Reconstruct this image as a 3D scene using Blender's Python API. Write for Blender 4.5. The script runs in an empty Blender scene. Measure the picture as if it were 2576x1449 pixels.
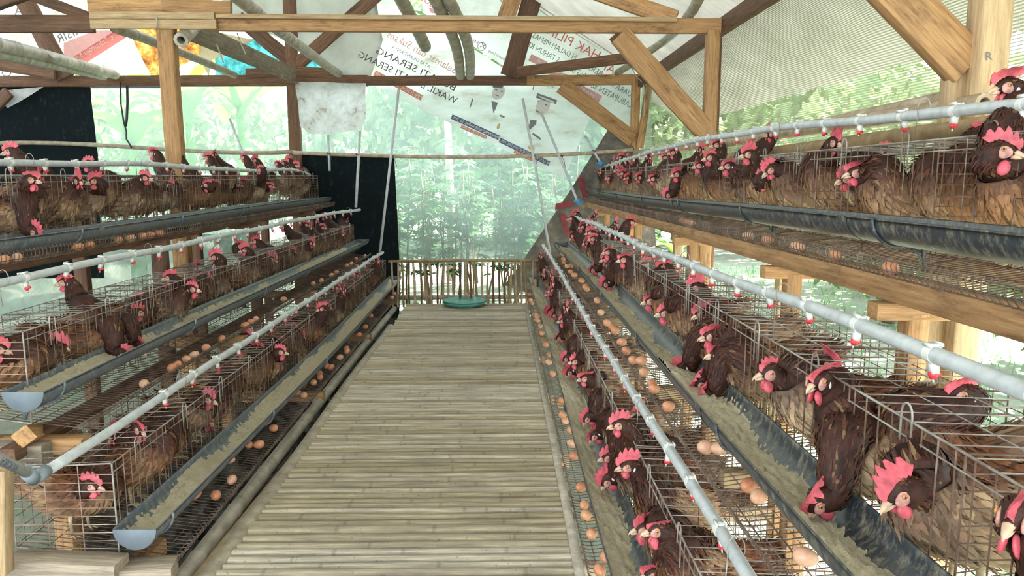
import bpy, math, random
import numpy as np
from mathutils import Vector, Matrix, Euler

random.seed(7)
RNG = np.random.default_rng(7)
SC = bpy.context.scene
COL = SC.collection

# ------------------------------------------------------------------ camera, sky, sun, exposure
H = 1.45                                  # eye height above the bamboo walkway
FPX = 1855.0                              # focal length for a 2576 px wide frame
PITCH, YAW = math.radians(8.70), math.radians(0.93)
cam_d = bpy.data.cameras.new('camera')
cam_d.sensor_width = 36.0
cam_d.lens = FPX * 36.0 / 2576.0
cam_d.clip_start, cam_d.clip_end = 0.05, 300
cam = bpy.data.objects.new('camera', cam_d)
COL.objects.link(cam)
cam.location = (0, 0, H)
cam.rotation_euler = (math.pi / 2 - PITCH, 0, -YAW)
SC.camera = cam

world = bpy.data.worlds.new('sky')
SC.world = world
world.use_nodes = True
wn = world.node_tree
wn.nodes.clear()
w_out = wn.nodes.new('ShaderNodeOutputWorld')
w_bg = wn.nodes.new('ShaderNodeBackground')
w_bg.inputs['Color'].default_value = (0.86, 0.95, 1.0, 1)
w_bg.inputs['Strength'].default_value = 2.4
wn.links.new(w_bg.outputs[0], w_out.inputs[0])

sun_d = bpy.data.lights.new('sun', 'SUN')
sun_d.energy = 15.0
sun_d.angle = math.radians(1.5)
sun_d.color = (1.0, 0.95, 0.86)
sun = bpy.data.objects.new('sun', sun_d)
COL.objects.link(sun)
sun.rotation_euler = (math.radians(-10), math.radians(36.5), 0)   # high sun from the right, shining in under the eave

vs = SC.view_settings
vs.view_transform = 'Standard'
vs.look = 'None'
vs.gamma = 1.0
vs.use_curve_mapping = False
vs.exposure = 1.8
SC.cycles.use_denoising = True
SC.cycles.max_bounces = 10
SC.cycles.diffuse_bounces = 5
SC.cycles.transparent_max_bounces = 12

# ------------------------------------------------------------------ pixel rays (calibration of the photograph)
CAMR = Euler((math.pi / 2 - PITCH, 0, -YAW)).to_matrix()
CAMP = Vector((0, 0, H))
def ray(px, py):
    return CAMR @ Vector(((px - 1288.0) / FPX, -(py - 724.5) / FPX, -1.0))
def atY(px, py, Y):
    d = ray(px, py); return CAMP + d * (Y / d.y)
def atX(px, py, X):
    d = ray(px, py); return CAMP + d * (X / d.x)
def atZ(px, py, Z):
    d = ray(px, py); return CAMP + d * ((Z - H) / d.z)

# ------------------------------------------------------------------ mesh helpers
class MB:
    """collects quads and triangles for one mesh"""
    def __init__(self):
        self.V, self.Q, self.T, self.n = [], [], [], 0
        self.Qm, self.Tm = [], []
    def add(self, V, Q=None, T=None, m=0):
        V = np.asarray(V, float).reshape(-1, 3)
        if Q is not None and len(Q):
            Q = np.asarray(Q, np.int64).reshape(-1, 4) + self.n
            self.Q.append(Q); self.Qm.append(np.full(len(Q), m))
        if T is not None and len(T):
            T = np.asarray(T, np.int64).reshape(-1, 3) + self.n
            self.T.append(T); self.Tm.append(np.full(len(T), m))
        self.V.append(V); self.n += len(V)
        return self
    def box(self, c, s, m=0, R=None):
        c = np.asarray(c, float); s = np.asarray(s, float) / 2
        v = np.array([[x, y, z] for x in (-1, 1) for y in (-1, 1) for z in (-1, 1)], float) * s
        if R is not None: v = v @ np.asarray(R).T
        q = [[0, 1, 3, 2], [4, 6, 7, 5], [0, 4, 5, 1], [2, 3, 7, 6], [0, 2, 6, 4], [1, 5, 7, 3]]
        return self.add(v + c, q, m=m)
    def wires(self, A, B, r, m=0):
        """many straight four-sided wires"""
        A = np.asarray(A, float).reshape(-1, 3); B = np.asarray(B, float).reshape(-1, 3)
        D = B - A; D /= np.linalg.norm(D, axis=1)[:, None] + 1e-12
        ref = np.where(np.abs(D[:, 2:3]) > 0.8, np.array([[1., 0, 0]]), np.array([[0, 0, 1.]]))
        S = np.cross(D, ref); S /= np.linalg.norm(S, axis=1)[:, None]
        N = np.cross(D, S)
        n = len(A)
        V = np.stack([A + S * r, A + N * r, A - S * r, A - N * r, B + S * r, B + N * r, B - S * r, B - N * r], 1)
        q = np.array([[0, 1, 5, 4], [1, 2, 6, 5], [2, 3, 7, 6], [3, 0, 4, 7]])
        Q = (np.arange(n)[:, None, None] * 8 + q[None]).reshape(-1, 4)
        return self.add(V.reshape(-1, 3), Q, m=m)
    def tube(self, P, r, seg=8, caps=True, m=0, ref=(0, 0, 1)):
        P = np.asarray(P, float).reshape(-1, 3); n = len(P)
        r = np.broadcast_to(np.asarray(r, float), (n,))
        T = np.gradient(P, axis=0); T /= np.linalg.norm(T, axis=1)[:, None] + 1e-12
        ref = np.asarray(ref, float)
        if abs(np.dot(T[0], ref)) > 0.9: ref = np.array([1., 0, 0])
        S = ref - T[0] * np.dot(ref, T[0]); S /= np.linalg.norm(S)
        a = np.linspace(0, 2 * np.pi, seg, endpoint=False)
        V = np.zeros((n, seg, 3))
        for i in range(n):
            S = S - T[i] * np.dot(S, T[i]); S /= np.linalg.norm(S) + 1e-12
            N = np.cross(T[i], S)
            V[i] = P[i] + r[i] * (np.cos(a)[:, None] * S + np.sin(a)[:, None] * N)
        i = np.arange(n - 1)[:, None] * seg; j = np.arange(seg)[None]; k = (j + 1) % seg
        Q = np.stack([i + j, i + k, i + seg + k, i + seg + j], -1).reshape(-1, 4)
        V = V.reshape(-1, 3); Tt = []
        if caps:
            V = np.vstack([V, P[0], P[-1]]); b = n * seg
            for jj in range(seg):
                kk = (jj + 1) % seg
                Tt += [[b, kk, jj], [b + 1, (n - 1) * seg + jj, (n - 1) * seg + kk]]
        return self.add(V, Q, Tt, m=m)
    def sphere(self, c, s, nu=10, nv=7, m=0, R=None):
        u = np.linspace(0, 2 * np.pi, nu, endpoint=False); v = np.linspace(0, np.pi, nv)
        V = np.array([[math.sin(b) * math.cos(a), math.sin(b) * math.sin(a), math.cos(b)] for b in v for a in u]) * np.asarray(s, float)
        if R is not None: V = V @ np.asarray(R).T
        i = np.arange(nv - 1)[:, None] * nu; j = np.arange(nu)[None]; k = (j + 1) % nu
        Q = np.stack([i + j, i + nu + j, i + nu + k, i + k], -1).reshape(-1, 4)
        return self.add(V + np.asarray(c, float), Q, m=m)
    def grid(self, V, nu, nv, m=0):
        """V: nu*nv points, row-major"""
        i = np.arange(nu - 1)[:, None] * nv; j = np.arange(nv - 1)[None]
        Q = np.stack([i + j, i + nv + j, i + nv + j + 1, i + j + 1], -1).reshape(-1, 4)
        return self.add(V, Q, m=m)
    def mesh(self, name, mats, smooth=False, col=None):
        V = np.vstack(self.V).astype(np.float32)
        Q = np.vstack(self.Q) if self.Q else np.zeros((0, 4), int)
        T = np.vstack(self.T) if self.T else np.zeros((0, 3), int)
        me = bpy.data.meshes.new(name)
        me.vertices.add(len(V)); me.vertices.foreach_set('co', V.ravel())
        nl = len(Q) * 4 + len(T) * 3
        me.loops.add(nl)
        me.loops.foreach_set('vertex_index', np.concatenate([Q.ravel(), T.ravel()]).astype(np.int32))
        me.polygons.add(len(Q) + len(T))
        st = np.concatenate([np.arange(len(Q)) * 4, len(Q) * 4 + np.arange(len(T)) * 3]).astype(np.int32)
        me.polygons.foreach_set('loop_start', st)
        if not isinstance(mats, (list, tuple)): mats = [mats]
        for mt in mats: me.materials.append(mt)
        if len(mats) > 1:
            mi = np.concatenate((self.Qm or [np.zeros(0)]) + (self.Tm or [np.zeros(0)])).astype(np.int32)
            me.polygons.foreach_set('material_index', mi)
        if smooth: me.polygons.foreach_set('use_smooth', np.ones(len(Q) + len(T), bool))
        me.update(calc_edges=True); me.validate()
        if col is not None:
            at = me.attributes.new('Col', 'FLOAT_COLOR', 'POINT')
            c = np.ones((len(V), 4), np.float32); c[:, :3] = col
            at.data.foreach_set('color', c.ravel())
        return me

def link(name, me, parent=None, loc=None, label=None, cat=None, group=None, kind=None, M=None):
    o = bpy.data.objects.new(name, me); COL.objects.link(o)
    if loc is not None: o.location = loc
    if M is not None: o.matrix_world = M
    if parent is not None: o.parent = parent
    if label: o['label'] = label
    if cat: o['category'] = cat
    if group: o['group'] = group
    if kind: o['kind'] = kind
    return o
def empty(name, loc, label, cat, group=None, rot=None, kind=None):
    o = link(name, None, None, loc, label, cat, group, kind)
    o.empty_display_size = 0.1
    if rot: o.rotation_euler = rot
    return o
def ordinal(n):
    return '%d%s' % (n, 'th' if 10 <= n % 100 <= 20 else {1: 'st', 2: 'nd', 3: 'rd'}.get(n % 10, 'th'))

# ------------------------------------------------------------------ materials
def newmat(name):
    m = bpy.data.materials.new(name); m.use_nodes = True
    nt = m.node_tree; nt.nodes.clear()
    return m, nt
def nd(nt, t, **kw):
    n = nt.nodes.new(t)
    for k, v in kw.items():
        if k in n.inputs: n.inputs[k].default_value = v
        else: setattr(n, k, v)
    return n
def L(nt, a, b): nt.links.new(a, b)
def rgba(c): return (c[0], c[1], c[2], 1)
def ramp(nt, fac, stops):
    r = nt.nodes.new('ShaderNodeValToRGB')
    while len(r.color_ramp.elements) < len(stops): r.color_ramp.elements.new(0.5)
    for e, (p, c) in zip(r.color_ramp.elements, stops): e.position = p; e.color = rgba(c)
    L(nt, fac, r.inputs[0]); return r.outputs[0]
def coords(nt, scale=(1, 1, 1), kind='Object', jitter=True):
    tc = nt.nodes.new('ShaderNodeTexCoord'); mp = nt.nodes.new('ShaderNodeMapping')
    mp.inputs['Scale'].default_value = scale
    L(nt, tc.outputs[kind], mp.inputs['Vector'])
    if jitter:
        oi = nt.nodes.new('ShaderNodeObjectInfo'); mu = nd(nt, 'ShaderNodeMath', operation='MULTIPLY'); mu.inputs[1].default_value = 37.0
        L(nt, oi.outputs['Random'], mu.inputs[0])
        cx = nt.nodes.new('ShaderNodeCombineXYZ'); L(nt, mu.outputs[0], cx.inputs[0]); L(nt, mu.outputs[0], cx.inputs[1])
        L(nt, cx.outputs[0], mp.inputs['Location'])
    return mp.outputs[0]
def noise(nt, vec, scale, detail=4, rough=0.6, out='Fac'):
    n = nd(nt, 'ShaderNodeTexNoise', Scale=scale, Detail=detail, Roughness=rough)
    if vec is not None: L(nt, vec, n.inputs['Vector'])
    return n.outputs[out]
def mixc(nt, fac, a, b, mode='MIX'):
    m = nd(nt, 'ShaderNodeMix', data_type='RGBA', blend_type=mode)
    if hasattr(fac, 'links'): L(nt, fac, m.inputs[0])
    else: m.inputs[0].default_value = fac
    for s, i in ((a, 6), (b, 7)):
        if hasattr(s, 'links'): L(nt, s, m.inputs[i])
        else: m.inputs[i].default_value = rgba(s)
    return m.outputs[2]
def finish(nt, color, rough=0.6, bump=None, bstr=0.3, bdist=0.01, metal=0.0, spec=0.5, trans=0.0, alpha=None):
    out = nt.nodes.new('ShaderNodeOutputMaterial')
    b = nt.nodes.new('ShaderNodeBsdfPrincipled')
    if hasattr(color, 'links'): L(nt, color, b.inputs['Base Color'])
    else: b.inputs['Base Color'].default_value = rgba(color)
    if hasattr(rough, 'links'): L(nt, rough, b.inputs['Roughness'])
    else: b.inputs['Roughness'].default_value = rough
    b.inputs['Metallic'].default_value = metal
    b.inputs['Specular IOR Level'].default_value = spec
    if bump is not None:
        bp = nd(nt, 'ShaderNodeBump', Strength=bstr, Distance=bdist)
        L(nt, bump, bp.inputs['Height']); L(nt, bp.outputs[0], b.inputs['Normal'])
    sh = b.outputs[0]
    if trans > 0:
        tl = nt.nodes.new('ShaderNodeBsdfTranslucent')
        if hasattr(color, 'links'): L(nt, color, tl.inputs[0])
        else: tl.inputs[0].default_value = rgba(color)
        mx = nt.nodes.new('ShaderNodeMixShader'); mx.inputs[0].default_value = trans
        L(nt, sh, mx.inputs[1]); L(nt, tl.outputs[0], mx.inputs[2]); sh = mx.outputs[0]
    if alpha is not None:
        tr = nt.nodes.new('ShaderNodeBsdfTransparent')
        mx = nt.nodes.new('ShaderNodeMixShader')
        if hasattr(alpha, 'links'): L(nt, alpha, mx.inputs[0])
        else: mx.inputs[0].default_value = alpha
        L(nt, tr.outputs[0], mx.inputs[1]); L(nt, sh, mx.inputs[2]); sh = mx.outputs[0]
    L(nt, sh, out.inputs[0])
    return b
def simple(name, c, rough=0.5, var=0.12, scale=30, **kw):
    m, nt = newmat(name)
    n = noise(nt, coords(nt), scale)
    d = tuple(max(0, x * (1 - var * 2)) for x in c); u = tuple(min(1, x * (1 + var)) for x in c)
    finish(nt, ramp(nt, n, [(0.3, d), (0.7, u)]), rough, **kw)
    return m
def wood(name, dark, mid, light, stain=0.35, sp=(1.6, 26, 26)):
    m, nt = newmat(name)
    v = coords(nt, sp)
    g = noise(nt, v, 3.0, 8, 0.72)
    c = ramp(nt, g, [(0.30, dark), (0.5, mid), (0.70, light)])
    big = noise(nt, coords(nt, (1.1, 4, 4)), 2.6, 8, 0.75)
    st = nd(nt, 'ShaderNodeMapRange'); st.inputs[1].default_value = 0.52; st.inputs[2].default_value = 0.68; st.inputs[4].default_value = stain
    L(nt, big, st.inputs[0])
    c = mixc(nt, st.outputs[0], c, tuple(x * 0.35 for x in dark))
    oi = nt.nodes.new('ShaderNodeObjectInfo')
    hs = nt.nodes.new('ShaderNodeHueSaturation')
    mr = nd(nt, 'ShaderNodeMapRange'); mr.inputs[3].default_value = 0.8; mr.inputs[4].default_value = 1.15
    L(nt, oi.outputs['Random'], mr.inputs[0]); L(nt, mr.outputs[0], hs.inputs['Value']); L(nt, c, hs.inputs['Color'])
    finish(nt, hs.outputs[0], 0.75, bump=g, bstr=0.35, bdist=0.004)
    return m
M = {}
M['wood'] = wood('timber_tan', (0.20, 0.095, 0.038), (0.385, 0.205, 0.085), (0.54, 0.315, 0.135), 0.8)
M['wood_dark'] = wood('timber_brown', (0.06, 0.026, 0.014), (0.13, 0.062, 0.032), (0.22, 0.11, 0.055), 0.6)
M['wood_grey'] = wood('timber_dusty', (0.14, 0.108, 0.078), (0.27, 0.212, 0.155), (0.41, 0.33, 0.245), 0.45)
M['wood_pale'] = wood('timber_pale', (0.27, 0.17, 0.085), (0.43, 0.29, 0.155), (0.58, 0.41, 0.235), 0.45)
def bamboo_mat(name, a, b, c, sp=(1.5, 30, 30), bs=0.3, node=False):
    m, nt = newmat(name)
    g = noise(nt, coords(nt, sp), 2.5, 5, 0.65)
    big = noise(nt, coords(nt, (3, 5, 5)), 2.0, 5, 0.7)
    col = ramp(nt, g, [(0.28, a), (0.5, b), (0.72, c)])
    st = nd(nt, 'ShaderNodeMapRange'); st.inputs[1].default_value = 0.45; st.inputs[2].default_value = 0.75; st.inputs[4].default_value = 0.55
    L(nt, big, st.inputs[0])
    col = mixc(nt, st.outputs[0], col, tuple(0.62 * x for x in b))
    sp2 = noise(nt, coords(nt, (1, 1, 1)), 60, 2, 0.5)
    d2 = nd(nt, 'ShaderNodeMapRange'); d2.inputs[1].default_value = 0.66; d2.inputs[2].default_value = 0.72; d2.inputs[4].default_value = 0.45
    L(nt, sp2, d2.inputs[0])
    col = mixc(nt, d2.outputs[0], col, (0.10, 0.08, 0.06))
    oi = nt.nodes.new('ShaderNodeObjectInfo'); hs = nt.nodes.new('ShaderNodeHueSaturation')
    mr = nd(nt, 'ShaderNodeMapRange'); mr.inputs[3].default_value = 0.74; mr.inputs[4].default_value = 1.14
    L(nt, oi.outputs['Random'], mr.inputs[0]); L(nt, mr.outputs[0], hs.inputs['Value'])
    ms = nd(nt, 'ShaderNodeMapRange'); ms.inputs[3].default_value = 1.25; ms.inputs[4].default_value = 0.75
    L(nt, oi.outputs['Random'], ms.inputs[0]); L(nt, ms.outputs[0], hs.inputs['Saturation'])
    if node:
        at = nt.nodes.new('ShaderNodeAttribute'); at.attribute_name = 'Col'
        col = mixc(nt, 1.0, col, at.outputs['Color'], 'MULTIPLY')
    L(nt, col, hs.inputs['Color'])
    finish(nt, hs.outputs[0], 0.6, bump=g, bstr=bs, bdist=0.003)
    return m
M['slat'] = bamboo_mat('bamboo_slat_weathered', (0.21, 0.16, 0.112), (0.43, 0.35, 0.245), (0.68, 0.575, 0.395), node=True)
M['bamboo'] = bamboo_mat('bamboo_pole_grey', (0.21, 0.17, 0.125), (0.36, 0.30, 0.225), (0.50, 0.43, 0.335), (5, 5, 5), 0.06)
M['bamboo_tan'] = bamboo_mat('bamboo_pole_tan', (0.19, 0.125, 0.07), (0.34, 0.235, 0.13), (0.50, 0.37, 0.225), (5, 5, 5), 0.06)
M['pvc'] = simple('pvc_white', (0.47, 0.485, 0.50), 0.42, 0.12, 25)
M['pvc_grey'] = simple('pvc_grey', (0.30, 0.34, 0.40), 0.4, 0.1, 20)
M['clip'] = simple('plastic_white', (0.66, 0.65, 0.62), 0.4, 0.05)
M['red'] = simple('plastic_red', (0.62, 0.03, 0.045), 0.4, 0.1)
M['steel'] = simple('steel_bright', (0.5, 0.5, 0.5), 0.35, 0.1, metal=0.7)
def trough_mat(name, c, dust):
    m, nt = newmat(name)
    a = noise(nt, coords(nt, (5, 9, 5)), 5, 8, 0.8)
    f = nd(nt, 'ShaderNodeMapRange'); f.inputs[1].default_value = 0.48; f.inputs[2].default_value = 0.72; f.inputs[4].default_value = 0.75
    L(nt, a, f.inputs[0]); f.inputs[4].default_value = 0.85
    rr = nd(nt, 'ShaderNodeMapRange'); rr.inputs[1].default_value = 0.4; rr.inputs[2].default_value = 0.7; rr.inputs[3].default_value = 0.28; rr.inputs[4].default_value = 0.65
    L(nt, a, rr.inputs[0])
    finish(nt, mixc(nt, f.outputs[0], c, dust), rr.outputs[0])
    return m
M['trough'] = trough_mat('gutter_dark_grey', (0.030, 0.038, 0.048), (0.33, 0.285, 0.20))
M['trough_blue'] = trough_mat('gutter_blue_grey', (0.095, 0.118, 0.145), (0.42, 0.36, 0.25))
M['cap'] = simple('end_cap_blue_grey', (0.20, 0.235, 0.275), 0.35, 0.08, 12)
m, nt = newmat('feed_mash')
n1 = noise(nt, coords(nt, jitter=False), 260, 3, 0.7); n2 = noise(nt, coords(nt, jitter=False), 9, 4)
finish(nt, mixc(nt, n2, ramp(nt, n1, [(0.3, (0.30, 0.245, 0.16)), (0.55, (0.52, 0.44, 0.30)), (0.75, (0.72, 0.63, 0.46))]), (0.46, 0.40, 0.29)), 0.95, bump=n1, bstr=0.8, bdist=0.004)
M['feed'] = m
def wire_mat(name, a, b, c):
    m, nt = newmat(name)
    n = noise(nt, coords(nt), 9, 5, 0.7)
    finish(nt, ramp(nt, n, [(0.32, a), (0.52, b), (0.70, c)]), 0.65, metal=0.25)
    return m
M['wire'] = wire_mat('wire_rusty', (0.075, 0.034, 0.022), (0.155, 0.088, 0.06), (0.31, 0.26, 0.215))
M['wire_end'] = wire_mat('wire_end_rusty', (0.16, 0.07, 0.042), (0.30, 0.19, 0.135), (0.52, 0.46, 0.40))
M['wire_floor'] = wire_mat('wire_floor_brown', (0.07, 0.042, 0.03), (0.15, 0.10, 0.075), (0.27, 0.21, 0.16))
M['wire_pale'] = wire_mat('wire_galvanised', (0.15, 0.10, 0.075), (0.30, 0.27, 0.24), (0.50, 0.49, 0.46))
# sheets
def net_mat(name, c, open_, fz, fy, trans=0.6, ymin=0.0):
    m, nt = newmat(name)
    tc = nt.nodes.new('ShaderNodeTexCoord'); sx = nt.nodes.new('ShaderNodeSeparateXYZ'); L(nt, tc.outputs['Object'], sx.inputs[0])
    ad = nd(nt, 'ShaderNodeMath', operation='ADD'); L(nt, sx.outputs[0], ad.inputs[0]); L(nt, sx.outputs[1], ad.inputs[1])
    def sine(src, f):
        a = nd(nt, 'ShaderNodeMath', operation='MULTIPLY'); a.inputs[1].default_value = f; L(nt, src, a.inputs[0])
        b = nd(nt, 'ShaderNodeMath', operation='SINE'); L(nt, a.outputs[0], b.inputs[0])
        c_ = nd(nt, 'ShaderNodeMapRange'); c_.inputs[1].default_value = -1; L(nt, b.outputs[0], c_.inputs[0]); return c_.outputs[0]
    s1 = sine(sx.outputs[2], fz); s2 = sine(ad.outputs[0], fy); s2.node.inputs[3].default_value = ymin
    mul = nd(nt, 'ShaderNodeMath', operation='MULTIPLY'); L(nt, s1, mul.inputs[0]); L(nt, s2, mul.inputs[1])
    nz = noise(nt, coords(nt, (1, 1, 1), jitter=False), 3.0, 5, 0.7)
    mr = nd(nt, 'ShaderNodeMapRange'); mr.inputs[1].default_value = 0.0; mr.inputs[2].default_value = 0.55
    mr.inputs[3].default_value = 1.0; mr.inputs[4].default_value = 1.0 - 2.0 * open_
    L(nt, mul.outputs[0], mr.inputs[0])
    d = nd(nt, 'ShaderNodeMapRange'); d.inputs[1].default_value = 0.3; d.inputs[2].default_value = 0.7; d.inputs[3].default_value = -0.10; d.inputs[4].default_value = 0.12
    L(nt, nz, d.inputs[0])
    sm = nd(nt, 'ShaderNodeMath', operation='ADD', use_clamp=True); L(nt, mr.outputs[0], sm.inputs[0]); L(nt, d.outputs[0], sm.inputs[1])
    col = mixc(nt, nz, tuple(x * 0.8 for x in c), c)
    finish(nt, col, 0.8, trans=trans, alpha=sm.outputs[0], spec=0.2)
    return m
M['net'] = net_mat('shade_net_green', (0.42, 0.52, 0.50), 0.54, 1500, 900, 0.62)
M['net_dark'] = net_mat('shade_net_dark', (0.10, 0.13, 0.115), 0.22, 1500, 900, 0.5)  # darkened version of the net, added to dim the left side
M['net_side'] = net_mat('shade_net_side', (0.31, 0.295, 0.215), 0.34, 500, 620, 0.5, 0.5)
m, nt = newmat('shade_net_black')
n_ = noise(nt, coords(nt, (1, 1, .35), jitter=False), 26, 6, 0.8)
finish(nt, ramp(nt, n_, [(0.55, (0.006, 0.010, 0.012)), (0.70, (0.03, 0.035, 0.034)), (0.80, (0.25, 0.24, 0.20))]), 0.9, spec=0.1)
M['net_black'] = m
def cloth_mat(name, stops, scale=2.5, trans=0.5, rough=0.6, stretch=(1, 1, 1), alpha=None):
    m, nt = newmat(name)
    n = noise(nt, coords(nt, stretch, jitter=False), scale, 7, 0.7)
    finish(nt, ramp(nt, n, stops), rough, bump=n, bstr=0.2, bdist=0.02, trans=trans, alpha=alpha)
    return m
M['banner'] = cloth_mat('banner_cloth', [(0.3, (0.30, 0.29, 0.235)), (0.46, (0.52, 0.54, 0.50)), (0.7, (0.63, 0.68, 0.665))], 1.6, 0.55, stretch=(1, 1, 3))
M['banner2'] = cloth_mat('banner_cloth_white', [(0.3, (0.42, 0.42, 0.38)), (0.5, (0.58, 0.60, 0.59)), (0.7, (0.66, 0.69, 0.69))], 2.4, 0.55)
M['banner3'] = cloth_mat('banner_cloth_comic', [(0.30, (0.50, 0.40, 0.40)), (0.42, (0.72, 0.68, 0.66)), (0.56, (0.80, 0.82, 0.80)), (0.72, (0.70, 0.78, 0.78))], 3.0, 0.6)
M['tarp_grey'] = cloth_mat('tarp_grey', [(0.3, (0.22, 0.21, 0.18)), (0.7, (0.36, 0.36, 0.32))], 1.5, 0.35)
M['tarp_beige'] = cloth_mat('tarp_beige', [(0.3, (0.26, 0.20, 0.12)), (0.7, (0.42, 0.34, 0.22))], 3, 0.4)
M['tarp_orange'] = cloth_mat('tarp_orange', [(0.35, (0.16, 0.05, 0.015)), (0.5, (0.52, 0.20, 0.04)), (0.62, (0.78, 0.50, 0.15))], 9, 0.6)
M['tarp_teal'] = cloth_mat('tarp_teal', [(0.35, (0.03, 0.10, 0.10)), (0.5, (0.06, 0.32, 0.36)), (0.66, (0.16, 0.52, 0.55))], 8, 0.6)
M['tarp_brown'] = cloth_mat('tarp_brown', [(0.3, (0.045, 0.036, 0.03)), (0.5, (0.10, 0.082, 0.065)), (0.72, (0.22, 0.185, 0.15))], 6, 0.15)
M['sack'] = cloth_mat('sack_white', [(0.34, (0.20, 0.14, 0.09)), (0.43, (0.50, 0.49, 0.46)), (0.6, (0.64, 0.65, 0.66))], 6, 0.35)
M['ink_dark'] = simple('ink_dark', (0.085, 0.07, 0.075), 0.7, 0.05, trans=0.3)
M['ink_grey'] = simple('ink_grey', (0.20, 0.20, 0.205), 0.7, 0.05, trans=0.3)
M['ink_blue'] = simple('ink_blue', (0.10, 0.125, 0.20), 0.7, 0.05, trans=0.3)
M['ink_red'] = simple('ink_red', (0.62, 0.16, 0.15), 0.7, 0.05, trans=0.4)
M['ink_pink'] = simple('ink_pink', (0.68, 0.36, 0.36), 0.7, 0.05, trans=0.4)
M['ink_rust'] = simple('ink_rust', (0.58, 0.21, 0.13), 0.7, 0.05, trans=0.4)
M['ink_blood'] = simple('ink_blood', (0.20, 0.025, 0.035), 0.8, 0.2, 20)
M['ink_white'] = simple('ink_white', (0.82, 0.83, 0.81), 0.7, 0.03, trans=0.4)
M['ink_skin'] = simple('ink_skin', (0.66, 0.60, 0.57), 0.7, 0.05, trans=0.4)
M['ink_yellow'] = simple('ink_yellow', (0.74, 0.70, 0.44), 0.7, 0.05, trans=0.4)
M['ink_gold'] = simple('ink_gold', (0.62, 0.44, 0.22), 0.7, 0.1, trans=0.4)
# living things
m, nt = newmat('plumage')
at = nt.nodes.new('ShaderNodeAttribute'); at.attribute_name = 'Col'
g1 = noise(nt, coords(nt), 70, 4, 0.7)
c = mixc(nt, 0.55, at.outputs['Color'], ramp(nt, g1, [(0.3, (0.45, 0.45, 0.45)), (0.7, (1.0, 1.0, 1.0))]), 'MULTIPLY')
finish(nt, c, 0.62, bump=g1, bstr=0.5, bdist=0.006, spec=0.35, trans=0.12)
M['plumage'] = m
M['comb'] = simple('comb_pink_red', (0.70, 0.115, 0.15), 0.5, 0.22, 60, trans=0.18)
M['skin'] = simple('face_skin', (0.56, 0.27, 0.235), 0.6, 0.25, 90)
M['lobe'] = simple('earlobe_white', (0.78, 0.66, 0.70), 0.6, 0.1, 60)
M['beak'] = simple('beak_horn', (0.60, 0.40, 0.28), 0.5, 0.2, 60)
M['iris'] = simple('eye_amber', (0.50, 0.24, 0.06), 0.25, 0.1)
M['pupil'] = simple('eye_black', (0.01, 0.01, 0.01), 0.1, 0.1)
M['shank'] = simple('shank_yellow', (0.55, 0.42, 0.26), 0.6, 0.2, 60)
m, nt = newmat('egg_shell')
oi = nt.nodes.new('ShaderNodeObjectInfo')
sp = noise(nt, coords(nt), 90, 3)
c = mixc(nt, 0.18, ramp(nt, oi.outputs['Random'], [(0.0, (0.48, 0.15, 0.062)), (0.45, (0.60, 0.225, 0.098)), (0.8, (0.64, 0.285, 0.15)), (1.0, (0.66, 0.38, 0.26))]), ramp(nt, sp, [(0.35, (0.4, 0.2, 0.12)), (0.6, (0.8, 0.55, 0.4))]))
finish(nt, c, 0.42)
M['egg'] = m
def leaf_mat(name, a, b, trans=0.45):
    m, nt = newmat(name)
    n = noise(nt, coords(nt), 2.5, 3)
    finish(nt, ramp(nt, n, [(0.3, a), (0.7, b)]), 0.5, trans=trans)
    return m
M['cassava'] = leaf_mat('cassava_leaf', (0.022, 0.085, 0.028), (0.07, 0.19, 0.055), 0.3)
M['tree'] = leaf_mat('tree_leaf', (0.10, 0.19, 0.085), (0.26, 0.36, 0.15))
M['banana'] = leaf_mat('banana_leaf', (0.13, 0.36, 0.04), (0.24, 0.52, 0.06), 0.5)
M['grass'] = leaf_mat('grass_blade', (0.12, 0.26, 0.10), (0.25, 0.42, 0.18), 0.3)
M['stem'] = simple('stem_brown', (0.24, 0.17, 0.11), 0.8, 0.2, 12)
M['trunk'] = simple('trunk_pale', (0.52, 0.42, 0.36), 0.85, 0.25, 6)
m, nt = newmat('soil_outside')
v = coords(nt, jitter=False)
a = noise(nt, v, 0.8, 8, 0.7); b = noise(nt, v, 14, 6, 0.75)
c = mixc(nt, b, ramp(nt, a, [(0.36, (0.25, 0.225, 0.175)), (0.5, (0.36, 0.34, 0.29)), (0.62, (0.17, 0.28, 0.17))]), (0.19, 0.25, 0.17))
finish(nt, c, 0.95, bump=b, bstr=0.8, bdist=0.05)
M['soil'] = m
m, nt = newmat('manure_soil')
a = noise(nt, coords(nt, jitter=False), 16, 8, 0.75)
finish(nt, ramp(nt, a, [(0.35, (0.022, 0.018, 0.014)), (0.55, (0.07, 0.058, 0.042)), (0.7, (0.19, 0.165, 0.12))]), 0.95, bump=a, bstr=1.0, bdist=0.05)
M['manure'] = m
M['roof'] = simple('roof_sheet', (0.46, 0.465, 0.43), 0.55, 0.12, 3, trans=0.05)
M['plate'] = simple('plastic_green', (0.10, 0.30, 0.25), 0.45, 0.18, 14)
M['black'] = simple('rubber_black', (0.015, 0.015, 0.016), 0.6, 0.1)
M['blue'] = simple('fitting_blue', (0.06, 0.24, 0.46), 0.4, 0.1)
M['cobweb'] = simple('cobweb_grey', (0.42, 0.38, 0.32), 0.9, 0.1)
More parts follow.
